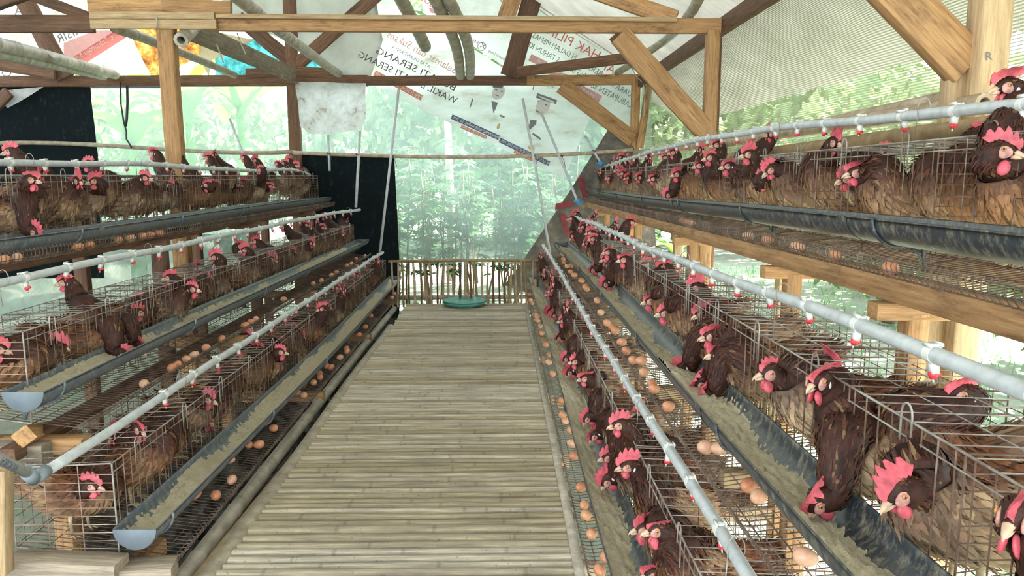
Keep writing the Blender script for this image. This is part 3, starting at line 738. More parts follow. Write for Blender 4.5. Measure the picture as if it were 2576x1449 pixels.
strip((1224, 346), (1160, 318), 8, 'ink_rust', banA, A + .008)
lettering('WAKIL BUPATI SERANG', (1222, 348), (1162, 321), 5, 'ink_white', banA, A)
strip((1382, 412), (1257, 352), 12, 'ink_blue', banA, A + .008)
lettering('HJ. RATU RACHMATUZAKIYAH, S.Pd., M.M.', (1380, 415), (1259, 356), 7, 'ink_white', banA, A)
strip((1340, 402), (1293, 381), 8, 'ink_rust', banA, A + .008)
lettering('BUPATI SERANG', (1338, 404), (1296, 385), 5, 'ink_white', banA, A)
def blob(pts, mat, parent, Y, name='printed_figure'):
    return poly_sheet(name, pts, Y, mat, None, wr=0.0, res=8, parent=parent)
def oval(cx, cy, rx, ry, rot=0, n=14):
    c, s = math.cos(rot), math.sin(rot)
    return [(cx + rx * math.cos(t) * c - ry * math.sin(t) * s, cy + rx * math.cos(t) * s + ry * math.sin(t) * c) for t in np.linspace(0, 2 * np.pi, n, endpoint=False)]
# faded portraits in white uniforms on the greeting banner
blob(oval(1366, 268, 17, 24, 0.45), 'ink_skin', banA, A + .008)
blob([(1352, 234), (1402, 252), (1398, 262), (1348, 246)], 'ink_grey', banA, A)
blob([(1354, 240), (1392, 254), (1396, 262), (1360, 246)], 'ink_white', banA, A - .006)
for q in (oval(1354, 254, 4, 1.6, .4, 8), oval(1374, 264, 4, 1.6, .4, 8), oval(1352, 280, 8, 1.5, .5, 8)): blob(q, 'ink_grey', banA, A - .006)
blob([(1334, 302), (1350, 302), (1349, 312), (1336, 324), (1328, 328)], 'ink_grey', banA, A)
blob(oval(1254, 232, 15, 20, 0.5), 'ink_skin', banA, A + .008)
blob([(1238, 212), (1268, 214), (1262, 222), (1240, 220)], 'ink_grey', banA, A)
for q in (oval(1248, 226, 4, 1.4, .3, 8), oval(1262, 230, 4, 1.4, .3, 8), oval(1250, 240, 6, 1.3, .4, 8)): blob(q, 'ink_grey', banA, A - .006)
blob([(1236, 254), (1253, 258), (1246, 276), (1241, 285)], 'ink_grey', banA, A)
blob([(1187, 248), (1191, 250), (1184, 270), (1181, 272)], 'ink_grey', banA, A)
for a_, b_ in (((1257, 290), (1269, 295)), ((1340, 336), (1360, 350))): strip(a_, b_, 5, 'ink_grey', banA, A)
for q in (oval(1254, 318, 4, 8, .4, 10), oval(1337, 372, 9, 6, .3, 10)): blob(q, 'ink_gold', banA, A)
B = YB - .02
lettering('HAK PILIH', (1502, 152), (1374, 84), 22, 'ink_red', banB, B)
lettering('N DALAM MEMAS', (1446, 151), (1338, 94), 13, 'ink_grey', banB, B)
lettering('S TAHUN KE', (1404, 158), (1325, 116), 13, 'ink_grey', banB, B)
lettering('UMUM', (1432, 52), (1404, 37), 8, 'ink_dark', banB, B)
lettering('KABU', (1492, 106), (1470, 94), 7, 'ink_grey', banB, B)
lettering('KAN', (1560, 196), (1503, 168), 20, 'ink_red', banB, B)
lettering('BERPU', (1512, 192), (1463, 168), 13, 'ink_grey', banB, B)
lettering('NG UN', (1470, 196), (1426, 176), 13, 'ink_grey', banB, B)
lettering('KABUPATEN SE', (1588, 274), (1486, 219), 14, 'ink_grey', banB, B)
lettering('SUARA R', (1592, 248), (1534, 216), 14, 'ink_grey', banB, B)
strip((1374, 164), (1333, 144), 18, 'ink_pink', banB, B + .006); lettering('NI', (1366, 166), (1350, 157), 8, 'ink_white', banB, B - .004)
strip((1440, 200), (1366, 174), 15, 'ink_pink', banB, B + .006); lettering('MBER', (1426, 194), (1384, 178), 9, 'ink_white', banB, B - .004)
strip((1510, 250), (1440, 212), 20, 'ink_pink', banB, B + .006); lettering('HARI', (1492, 246), (1458, 226), 9, 'ink_white', banB, B - .004)
lettering('Kabupaten Serang', (1274, 155), (1228, 130), 7, 'ink_dark', banB, B)
lettering('kpu', (1202, 110), (1184, 100), 8, 'ink_dark', banB, B)
lettering('Kpud', (1390, 224), (1368, 216), 6, 'ink_dark', banB, B)
lettering('Da', (1269, 10), (1257, 3), 10, 'ink_dark', banB, B)
lettering('GOL', (1090, 22), (1056, -2), 16, 'ink_red', banB, B)
blob([(1078, 20), (1094, 22), (1100, 36), (1084, 32)], 'ink_pink', banB, B)
for k in range(16):
    t0, t1 = 2 * math.pi * k / 16, 2 * math.pi * (k + 1) / 16
    f = lambda r, t: (1212 + r * math.cos(t), 117 + r * math.sin(t))
    blob([f(11, t0), f(11, t1), f(9.6, t1), f(9.6, t0)], 'ink_dark', banB, B)
lettering('X', (1219, 124), (1206, 118), 12, 'ink_dark', banB, B)
blob([(1504, 104), (1526, 108), (1528, 118), (1520, 126), (1508, 122), (1502, 114)], 'ink_dark', banB, B)
blob([(1507, 106), (1524, 109), (1525, 117), (1519, 123), (1509, 120), (1505, 113)], 'ink_white', banB, B - .005)
blob([(1510, 109), (1521, 111), (1521, 117), (1517, 120), (1511, 118), (1508, 113)], 'ink_gold', banB, B - .01)
Cc = YB - .03
o = lettering('R', (2480, 152), (2497, 150), 20, 'ink_grey', None, YT3 - .054); mw = npost.matrix_world.copy(); o.parent = npost; o.matrix_parent_inverse = mw.inverted()
strip((322, 74), (168, 172), 30, 'ink_red', banC, Cc)
lettering('s. Sukamaju Kec', (288, 98), (186, 155), 14, 'ink_white', banC, Cc - .01)
blob([(160, 108), (240, 76), (300, 76), (180, 150), (160, 146)], 'ink_pink', banC, Cc + .012)
lettering('RISIR', (208, 82), (146, 110), 22, 'ink_white', banC, Cc); lettering('RISIR', (206, 84), (148, 109), 19, 'ink_grey', banC, Cc - .01)
lettering('PE', (76, 108), (30, 116), 24, 'ink_yellow', banC, Cc)
lettering('JU', (232, 14), (186, 6), 20, 'ink_yellow', banC, Cc)
lettering('A', (62, 40), (36, 40), 26, 'ink_grey', banC, Cc)
lettering('C S', (88, 150), (0, 156), 22, 'ink_yellow', banC, Cc)
lettering('O', (30, 192), (4, 192), 16, 'ink_grey', banC, Cc)
lettering('o', (160, 36), (136, 36), 14, 'ink_yellow', banC, Cc)

# ---- bamboo barrier at the end of the walkway
fence = empty('bamboo_barrier', (-0.4, 8.42, 0), 'upright bamboo slat barrier across the far end of the walkway', 'barrier')
FY = 8.42
tops = [atY(985 + (1352 - 985) * t, 662 + 6 * math.sin(t * 3.1) * -0.3, FY) for t in np.linspace(0, 1, 2)]
mb = MB(); mb.tube([[-1.28 + 0.4, 0, 0.47], [-0.4 + 0.4, 0, 0.485], [0.45 + 0.4, 0, 0.475]], [0.017, 0.018, 0.016], 8)
link('top_rail', mb.mesh('top_rail', M['bamboo_tan'], True), fence)
mb = MB(); mb.tube([[-1.28 + 0.4, 0.02, 0.05], [0.45 + 0.4, 0.02, 0.055]], 0.026, 8)
link('bottom_rail', mb.mesh('bottom_rail', M['bamboo'], True), fence)
def stave(k):
    mb = MB(); rs = random.Random(k); n = 7
    V = []
    for z in np.linspace(-0.06, 0.47, n):
        w = 0.0115 * rs.uniform(0.85, 1.15); ox = 0.004 * math.sin(z * 9 + k)
        V += [[ox - w, 0.006, z], [ox - w * .6, -0.007, z], [ox + w * .6, -0.007, z], [ox + w, 0.006, z]]
    V = np.array(V); i = np.arange(n - 1)[:, None] * 4; j = np.arange(4)[None]; q = (j + 1) % 4
    mb.add(V, np.stack([i + j, i + q, i + 4 + q, i + 4 + j], -1).reshape(-1, 4))
    return mb.mesh('slat', M['bamboo_tan' if k % 2 else 'wood_dark'])
ST = [stave(k) for k in range(6)]
for k in range(27):
    x = -1.24 + k * 0.0645 + random.uniform(-0.008, 0.008)
    o = link('slat', random.choice(ST), fence, (x + 0.4, -0.012, random.uniform(-0.02, 0.01)))
    o.rotation_euler = (0, random.uniform(-0.05, 0.03), 0)
    o.scale = (random.uniform(0.9, 1.25), 1, 1)

# ---- two stacked green plates on the walkway
def plate(loc, label):
    t = empty('plastic_plate', loc, label, 'plate', 'green plates at the end of the walkway')
    pr = [(0, 0.004), (0.19, 0.004), (0.205, 0.010), (0.232, 0.036), (0.240, 0.036), (0.242, 0.032), (0.212, 0.004), (0.198, -0.002), (0, -0.002)]
    n = 36; a = np.linspace(0, 2 * np.pi, n, endpoint=False)
    V = np.array([[r * math.cos(q), r * math.sin(q), z] for r, z in pr for q in a])
    i = np.arange(len(pr) - 1)[:, None] * n; j = np.arange(n)[None]; k = (j + 1) % n
    mb = MB(); mb.add(V, np.stack([i + j, i + k, i + n + k, i + n + j], -1).reshape(-1, 4))
    link('dish', mb.mesh('dish', M['plate'], True), t)
    mb = MB(); mb.tube([[0.241 * math.cos(q), 0.241 * math.sin(q), 0.035] for q in np.linspace(0, 2 * np.pi, 37)], 0.005, 6, caps=False)
    link('rim', mb.mesh('rim', M['plate'], True), t)
c = atZ(1168, 768, 0.0)
plate((c.x, c.y, 0.006), 'lower of two green plastic plates stacked on the walkway')
plate((c.x + .006, c.y + .004, 0.026), 'upper of two green plastic plates stacked on the walkway')

# ---- thin upright pipes tied to the far rail
def riser(P, r, label, tie=None):
    P = [list(p) for p in P]
    mb = MB(); o0 = np.array(P[0]); mb.tube(np.array(P) - o0, r, 8)
    o = link('riser_pipe', mb.mesh('riser_pipe', M['pvc'], True), None, o0, label, 'pipe')
    if tie is not None:
        t = np.array(tie) - o0; mb = MB()
        th = np.linspace(0, 2 * np.pi, 10)
        mb.tube(np.stack([t[0] + .02 * np.cos(th), t[1] + .03 * np.sin(th), t[2] + .01 * np.sin(th * 2)], 1), 0.004, 5, caps=False)
        mb.tube([t, t + [0.03, -0.01, -0.05], t + [0.05, 0, -0.13]], 0.003, 4)
        link('black_tie', mb.mesh('black_tie', M['black'], True), o)
riser([pt(906, 330, 9.25), pt(895, 522, 8.95)], 0.017, 'upright pipe at the far end of the middle left water line', pt(900, 388, 9.15))
riser([pt(1003, 225, 9.30), pt(955, 640, 8.85)], 0.016, 'tall leaning pipe at the far end of the lower left water line', pt(987, 392, 9.15))
riser([pt(1315, 248, 9.30), pt(1352, 450, 9.1), pt(1384, 640, 8.9)], 0.016, 'tall leaning pipe at the far end of the lower right water line', pt(1342, 392, 9.2))
riser([pt(1362, 285, 9.30), pt(1412, 405, 9.15), pt(1455, 512, 8.5)], 0.016, 'leaning pipe with a blue fitting at the end of the middle right water line', pt(1412, 392, 9.2))
riser([pt(1472, 342, 9.40), pt(1512, 412, 9.25)], 0.015, 'short leaning pipe beside the far upper right hens', pt(1493, 380, 9.3))
riser([pt(826, 340, 9.30), pt(829, 430, 9.25)], 0.016, 'short upright pipe at the far end of the upper left water line', pt(827, 386, 9.25))
riser([pt(578, 300, 8.0), pt(612, 388, 7.7)], 0.013, 'thin grey stick leaning behind the upper left hens')
for c_, lab in (((1455, 508, 8.48), 'blue pipe fitting above the middle right hens'), ((1511, 412, 9.22), 'blue pipe fitting beside the far upper right hens')):
    p = pt(*c_); mb = MB(); mb.tube([[0, 0, -.03], [0, 0, .03]], 0.026, 10); mb.tube([[-.05, 0, .0], [.05, 0, .01]], 0.014, 8)
    link('pipe_fitting', mb.mesh('pipe_fitting', M['blue'], True), None, p, lab, 'fitting')
# dangling strap at the left and wire loop at the far beam
def cordline(pts, Y, r, mat, label, name='cord', cat='cord'):
    P = np.array([list(atY(a, b, Y)) for a, b in pts]); o0 = P[0].copy(); mb = MB(); mb.tube(P - o0, r, 5)
    link(name, mb.mesh(name, M[mat], True), None, o0, label, cat)
cordline([(303, 205), (304, 260), (312, 310), (318, 330), (318, 350), (326, 362), (331, 372)], 9.3, 0.010, 'black', 'black strap dangling in front of the green net, longer strand', 'hanging_strap', 'strap')
cordline([(320, 215), (321, 255), (319, 300), (316, 318)], 9.3, 0.016, 'black', 'black strap dangling in front of the green net, shorter strand', 'hanging_strap', 'strap')
cordline([(1335, 184), (1342, 196), (1343, 212), (1341, 226)], 9.35, 0.008, 'wood_grey', 'wire loop hooked over the far tie beam')
for k, (pts, Y) in enumerate([([(596, 82), (606, 110), (618, 136)], 6.4), ([(545, 112), (556, 140), (562, 158)], 6.4), ([(666, 160), (690, 172), (712, 192), (706, 198)], 8.8), ([(1590, 172), (1600, 192), (1615, 206), (1628, 216)], 9.2), ([(1618, 200), (1622, 240), (1620, 290)], 9.2), ([(392, 40), (396, 56), (392, 72)], 5.85)]):
    cordline(pts, Y, 0.006, 'cobweb', ['cobweb strand hanging from the dusty plank near the near tie beam', 'cobweb strand hanging before the beige tarp', 'ragged cobweb at the low end of the dusty plank', 'cobweb rope drooping at the far right corner', 'cobweb strand hanging down the far right corner post', 'cobweb strand on the splice boards above the tall post'][k], 'cobweb', 'cobweb')
# ================================================================== CAGE ROWS
# name: side, front x, top z at y0, tilt, cage near y, far y, trough (x inner, width, z), pipe (x, z near, z far), drinker step
ROWS = {
 'R1': dict(s=1, xf=0.51, zt=0.443, tilt=0.0, y0=1.35, y1=9.0, tx=0.35, tw=0.14, tz=0.235, px=0.545, pz=(0.565, 0.575), py=(1.2, 8.95), nm='lower right row', txr=(1.3, 9.0)),
 'R2': dict(s=1, xf=0.78, zt=0.992, tilt=-0.0085, y0=0.75, y1=8.2, tx=0.60, tw=0.158, tz=0.79, px=0.83, pz=(1.11, 1.035), py=(0.6, 8.25), nm='middle right row', txr=(0.6, 8.15)),
 'R3': dict(s=1, xf=1.26, zt=1.56, tilt=-0.007, y0=0.9, y1=9.5, tx=1.09, tw=0.145, tz=1.325, px=1.32, pz=(1.60, 1.66), py=(0.8, 9.4), nm='upper right row', txr=(0.8, 9.65)),
 'L1': dict(s=-1, xf=-1.361, zt=0.453, tilt=0.0, y0=2.48, y1=8.72, tx=-1.20, tw=0.145, tz=0.22, px=-1.41, pz=(0.54, 0.535), py=(2.15, 8.85), nm='lower left row', txr=(2.44, 8.95)),
 'L2': dict(s=-1, xf=-1.80, zt=0.867, tilt=-0.003, y0=2.75, y1=9.1, tx=-1.65, tw=0.145, tz=0.674, px=-1.87, pz=(1.055, 1.03), py=(2.4, 8.95), nm='middle left row', txr=(2.61, 9.3)),
 'L3': dict(s=-1, xf=-2.30, zt=1.45, tilt=-0.001, y0=2.9, y1=9.45, tx=-2.15, tw=0.145, tz=1.183, px=-2.36, pz=(1.515, 1.50), py=(2.3, 9.3), nm='upper left row', txr=(2.5, 9.5)),
}
CH, CD = 0.36, 0.36
def row_top(r, y): return r['zt'] + r['tilt'] * (y - r['y0'])
def row_floor(r, y): return row_top(r, y) - CH

UL = 1.2
def cage_meshes(s, Lu, tall=False):
    """wire panels of one cage unit; x runs from the front (0) to the back, times the side sign"""
    out = {}
    X = lambda a: np.asarray(a, float) * np.array([s, 1, 1])
    def W(mb, A, B, r, m=0): mb.wires(X(A), X(B), r, m)
    top = CH
    mb = MB(); ys = np.arange(0.025, Lu, 0.05)
    W(mb, [[0, y, 0.03] for y in ys], [[0, y, top] for y in ys], 0.0019)
    for z, r in ((0.20, 0.0014), (0.10, 0.0014), (0.03, 0.0018)):
        W(mb, [[0, 0, z]], [[0, Lu, z]], r)
    for y in (0, Lu / 3, 2 * Lu / 3, Lu): W(mb, [[0, y, 0]], [[0, y, top]], 0.0026)
    out['front_panel'] = mb.mesh('front_panel', M['wire'])
    mb = MB()
    for z, r in ((top, 0.0030), (top - 0.033, 0.0022)): W(mb, [[-.001, 0, z]], [[-.001, Lu, z]], r)
    out['front_rail'] = mb.mesh('front_rail', M['wire_pale'])
    mb = MB()
    for y in (0.17,):
        th = np.linspace(0, np.pi, 7)
        P = np.vstack([[[-0.004, y - 0.018, 0.27]], np.stack([np.full(7, -0.004), y - 0.018 * np.cos(th), top + 0.012 + 0.022 * np.sin(th)], 1), [[-0.004, y + 0.018, 0.27]]])
        mb.tube(X(P), 0.0023, 5)
    out['door_loop'] = mb.mesh('door_loop', M['wire_pale'])
    mb = MB(); ys = np.arange(0.02, Lu, 0.06)
    W(mb, [[0, y, top] for y in ys], [[CD, y, top - 0.015] for y in ys], 0.0015)
    for x in (0.12, 0.24, CD): W(mb, [[x, 0, top - 0.015 * x / CD]], [[x, Lu, top - 0.015 * x / CD]], 0.0017)
    out['top_panel'] = mb.mesh('top_panel', M['wire_pale'])
    mb = MB(); ys = np.arange(0.0, Lu, 0.05); zs = np.arange(0.06, top, 0.05)
    W(mb, [[CD, y, 0.05] for y in ys], [[CD, y, top - 0.015] for y in ys], 0.0013)
    W(mb, [[CD, 0, z] for z in zs], [[CD, Lu, z] for z in zs], 0.0013)
    out['back_panel'] = mb.mesh('back_panel', M['wire'])
    mb = MB(); n = int(Lu / 0.026)
    prof = [[CD, 0.05], [0.0, 0.0], [-0.165, -0.022], [-0.190, -0.020]] + ([[-0.203, -0.004], [-0.208, 0.014], [-0.206, 0.030], [-0.200, 0.036]] if tall else [[-0.202, -0.014], [-0.207, -0.004], [-0.206, 0.006], [-0.200, 0.010]])
    for a, b in zip(prof[:-1], prof[1:]):
        ys = (np.arange(n) + 0.5) * Lu / n
        W(mb, [[a[0], y, a[1]] for y in ys], [[b[0], y, b[1]] for y in ys], 0.0019)
    for x, z in ((-0.206, 0.002), (-0.207, 0.030 if tall else 0.008), (-0.165, -0.022), (-0.12, -0.016), (-0.06, -0.008), (0.0, 0.0), (0.09, 0.0125), (0.18, 0.025), (0.27, 0.0375), (CD, 0.05)):
        W(mb, [[x, 0, z - 0.002]], [[x, Lu, z - 0.002]], 0.0018)
    out['floor_tray'] = mb.mesh('floor_tray', M['wire_floor'])
    mb = MB(); zs = np.arange(0.045, top - 0.01, 0.031)
    W(mb, [[0, 0, z] for z in zs], [[CD, 0, max(z, 0.05)] for z in zs], 0.0017)
    W(mb, [[x, 0, 0.05 * x / CD] for x in (0.12, 0.24)], [[x, 0, top - 0.015 * x / CD] for x in (0.12, 0.24)], 0.0017)
    W(mb, [[CD, 0, 0.05], [0, 0, top], [0, 0, 0]], [[CD, 0, top - 0.015], [CD, 0, top - 0.015], [CD, 0, 0.05]], 0.0026)
    out['partition'] = mb.mesh('partition', M['wire'])
    return out
CM = {(1, 0): cage_meshes(1, UL), (-1, 0): cage_meshes(-1, UL), (1, 1): cage_meshes(1, UL, True), (-1, 1): cage_meshes(-1, UL, True)}
# the near end panel of the lowest left cage is paler and thicker
mb = MB(); S_ = np.array([-1, 1, 1.])
zs = np.arange(0.04, CH - 0.01, 0.031)
mb.wires(np.array([[0, 0, z] for z in zs]) * S_, np.array([[CD, 0, max(z, .05)] for z in zs]) * S_, 0.0021, 1)
mb.wires(np.array([[x, 0, .02] for x in (0.12, 0.24)]) * S_, np.array([[x, 0, CH - .01] for x in (0.12, 0.24)]) * S_, 0.0023, 1)
mb.wires(np.array([[CD, 0, .05], [0, 0, CH], [0, 0, 0], [0, 0, 0]]) * S_, np.array([[CD, 0, CH - .015], [CD, 0, CH - .015], [CD, 0, .05], [0, 0, CH]]) * S_, 0.0036)
ENDP = mb.mesh('end_panel', [M['wire_pale'], M['wire_end']])
for rn, r in ROWS.items():
    n = max(1, round((r['y1'] - r['y0']) / UL)); ln = (r['y1'] - r['y0']) / n
    for k in range(n):
        y = r['y0'] + k * ln
        t = empty('hen_cage', (r['xf'], y, row_floor(r, y)), 'rusty wire hen cage, %s from the near end of the %s' % (ordinal(k + 1), r['nm']), 'cage', 'wire hen cages', (math.atan(r['tilt']), 0, 0))
        t.scale = (1, ln / UL, 1)
        for pn, me in CM[(r['s'], int(rn[1] == '3'))].items():
            if pn == 'partition':
                for q in (0, 1, 2): link(pn, ENDP if (rn in ('L1', 'L2') and k == 0 and q == 0) else me, t, (0, q * UL / 3, 0))
                if k == n - 1: link(pn, me, t, (0, UL, 0))
            elif pn == 'door_loop':
                for q in (0, .4, .8): link(pn, me, t, (0, q, 0))
            else: link(pn, me, t)

# ---- feed troughs, brackets, feed
def trough(rn, r):
    s = r['s']; R = r['tw'] / 2; cx = r['tx'] + s * R
    y0, y1 = r['txr']; n = 44
    ys = np.linspace(y0, y1, n)
    def ctr(y):
        return cx + 0.006 * math.sin(y * 1.1 + len(rn)), r['tz'] + r['tilt'] * (y - r['y0']) + 0.008 * math.sin(y * 0.9 + cx * 5)
    t = empty('feed_trough', (0, 0, 0), 'half-round %s feed trough hung along the %s' % ('dark grey' if s > 0 else 'grey', r['nm']), 'trough', 'feed troughs')
    th = np.linspace(np.pi, 2 * np.pi, 17)
    prof = [(R * math.cos(a), R * math.sin(a)) for a in th] + [(R + .004, 0.003), (R + .004, -.006)]
    prof = [(-R - .004, -.006), (-R - .004, 0.003)] + prof
    outer = [((R + .0035) * math.cos(a), (R + .0035) * math.sin(a)) for a in th[::-1]]
    full = prof + outer
    m = len(full); V = []
    for y in ys:
        c = ctr(y); V += [[c[0] + p, y, c[1] + q] for p, q in full]
    V = np.array(V); i = np.arange(n - 1)[:, None] * m; j = np.arange(m)[None]; k = (j + 1) % m
    mb = MB(); mb.add(V, np.stack([i + j, i + k, i + m + k, i + m + j], -1).reshape(-1, 4))
    link('gutter', mb.mesh('gutter', M['trough' if s > 0 else 'trough_blue'], True), t)
    for y in ((y0, y1) if s < 0 else (y1, y0)):
        c = ctr(y); mb = MB(); e = 0.004
        pl = [[R * 1.04 * math.cos(a), 0, R * 1.04 * math.sin(a)] for a in th]
        V = np.array(pl + [[p[0], e, p[2]] for p in pl]); q = len(pl)
        tri = [[0, a, a + 1] for a in range(1, q - 1)] + [[q, q + a + 1, q + a] for a in range(1, q - 1)]
        mb.add(V, [[a, q + a, q + a + 1, a + 1] for a in range(q - 1)], tri)
        if rn in ('R1', 'R2', 'R3') and y == y0: continue
        link('end_cap', mb.mesh('end_cap', M['cap']), t, (c[0], y - (e if y == y0 else 0), c[1]))
    # collars where lengths of gutter are joined, and bracket straps
    yb = y0 + 0.12; kk = 0
    while yb < y1 - 0.1:
        c = ctr(yb); mb = MB()
        P = [[(R + .008) * math.cos(a), 0, (R + .008) * math.sin(a)] for a in np.linspace(np.pi * .98, 2.02 * np.pi, 14)]
        mb.tube(P, 0.0055, 6, ref=(0, 1, 0))
        P = [[s * (R + .008) * math.cos(1.85 * np.pi), 0, (R + .008) * math.sin(1.85 * np.pi)], [s * R * 1.05, 0, -R * 1.25], [s * R * 1.12, 0, -R * 2.0]]
        mb.tube(P, [0.006, 0.006, 0.008], 6, ref=(0, 1, 0))
        mb.tube([[0, 0, -R], [s * R * .8, 0, -R * 1.3], [s * R * 1.12, 0, -R * 1.9]], 0.005, 6, ref=(0, 1, 0))
        link('bracket', mb.mesh('bracket', M['trough' if s > 0 else 'trough_blue'], True), t, (c[0], yb, c[1]))
        if kk % 2 == 1:
            mb = MB(); V = []
            for yy in (-.03, .03): V += [[(R + .006) * math.cos(a), yy, (R + .006) * math.sin(a)] for a in np.linspace(np.pi, 2 * np.pi, 14)]
            mb.grid(np.array(V), 2, 14)
            link('joint_collar', mb.mesh('joint_collar', M['trough' if s > 0 else 'trough_blue'], True), t, (c[0], yb + .2, c[1]))
        yb += 1.2; kk += 1
    # feed mash lying in the trough, thicker and thinner along its length
    ny = int((y1 - y0) / 0.012); nx = 21
    rs = np.random.default_rng(len(rn) * 7 + int(abs(cx) * 100))
    pa = rs.uniform(0, 6, 8); V = []
    lvl = {'R1': 0.36, 'R2': 0.38, 'R3': 0.30, 'L1': 0.30, 'L2': 0.32, 'L3': 0.24}[rn]
    for y in np.linspace(y0 + .01, y1 - .01, ny):
        c = ctr(y)
        l = lvl + 0.10 * math.sin(y * 2.3 + pa[0]) + 0.08 * math.sin(y * 5.1 + pa[1]) + 0.05 * math.sin(y * 13 + pa[2])
        if s < 0: l += (0.07 if y < y0 + 0.9 else -0.05) + 0.10 * math.sin(y * 1.3 + pa[3])
        for u in np.linspace(-0.97, 0.97, nx):
            x = R * u; zc = -R * math.sqrt(1 - u * u)
            # flat-ish heap with a swept edge
            zf = -R + R * l + (-0.30 if s > 0 else 0.14) * R * u * s + 0.16 * R * u * u + 0.10 * R * math.sin(y * 7.3 + u * 2 + pa[6]) * math.sin(y * 3.1 + pa[7]) + 0.05 * R * math.sin(y * 31 + u * 9 + pa[4]) * math.sin(y * 17 - u * 5 + pa[5]) + rs.normal() * 0.05 * R
            V.append([c[0] + x, y, c[1] + (zf if zf > zc else zc - 0.002)])
    mb = MB(); mb.grid(np.array(V), ny, nx)
    o = link('feed', mb.mesh('feed', M['feed'], True), None, None, 'pale tan feed mash lying in the trough of the %s' % r['nm'], 'feed', None, 'stuff')
for rn, r in ROWS.items(): trough(rn, r)

# ---- water pipes with drinker nipples
mb = MB()
th = np.linspace(0, 2 * np.pi, 13)
V = np.array([[0.0188 * math.cos(a), yy, 0.0188 * math.sin(a)] for yy in (-.010, .010) for a in th]); mb.grid(V, 2, 13)
V = np.array([[0.0200 * math.cos(a) * k, yy, 0.0200 * math.sin(a) * k] for yy, k in ((-.010, .93), (-.010, .8)) for a in th]); mb.grid(V, 2, 13)
V = np.array([[0.0200 * math.cos(a) * k, yy, 0.0200 * math.sin(a) * k] for yy, k in ((.010, .8), (.010, .93)) for a in th]); mb.grid(V, 2, 13)
mb.box((0, 0, 0.019), (0.016, 0.024, 0.005)); mb.box((-0.011, 0, 0.020), (0.004, 0.030, 0.008)); mb.box((0.011, 0, 0.020), (0.004, 0.030, 0.008))
mb.box((0, 0, -0.026), (0.013, 0.022, 0.022))
CLIP = mb.mesh('drinker', M['clip'])
mb = MB(); mb.tube([[0, 0, -.035], [0, 0, -.044], [0, 0, -.050]], [0.009, 0.009, 0.005], 8); mb.box((0.004, 0, -.040), (0.020, 0.010, 0.009))
NIP = mb.mesh('red_nipple', M['red'])
mb = MB(); mb.tube([[0, 0, -.048], [0, 0, -.060]], 0.0024, 6)
PIN = mb.mesh('steel_pin', M['steel'])
PIPEW = {'R1': [], 'R2': [], 'R3': [], 'L1': [], 'L2': [], 'L3': []}
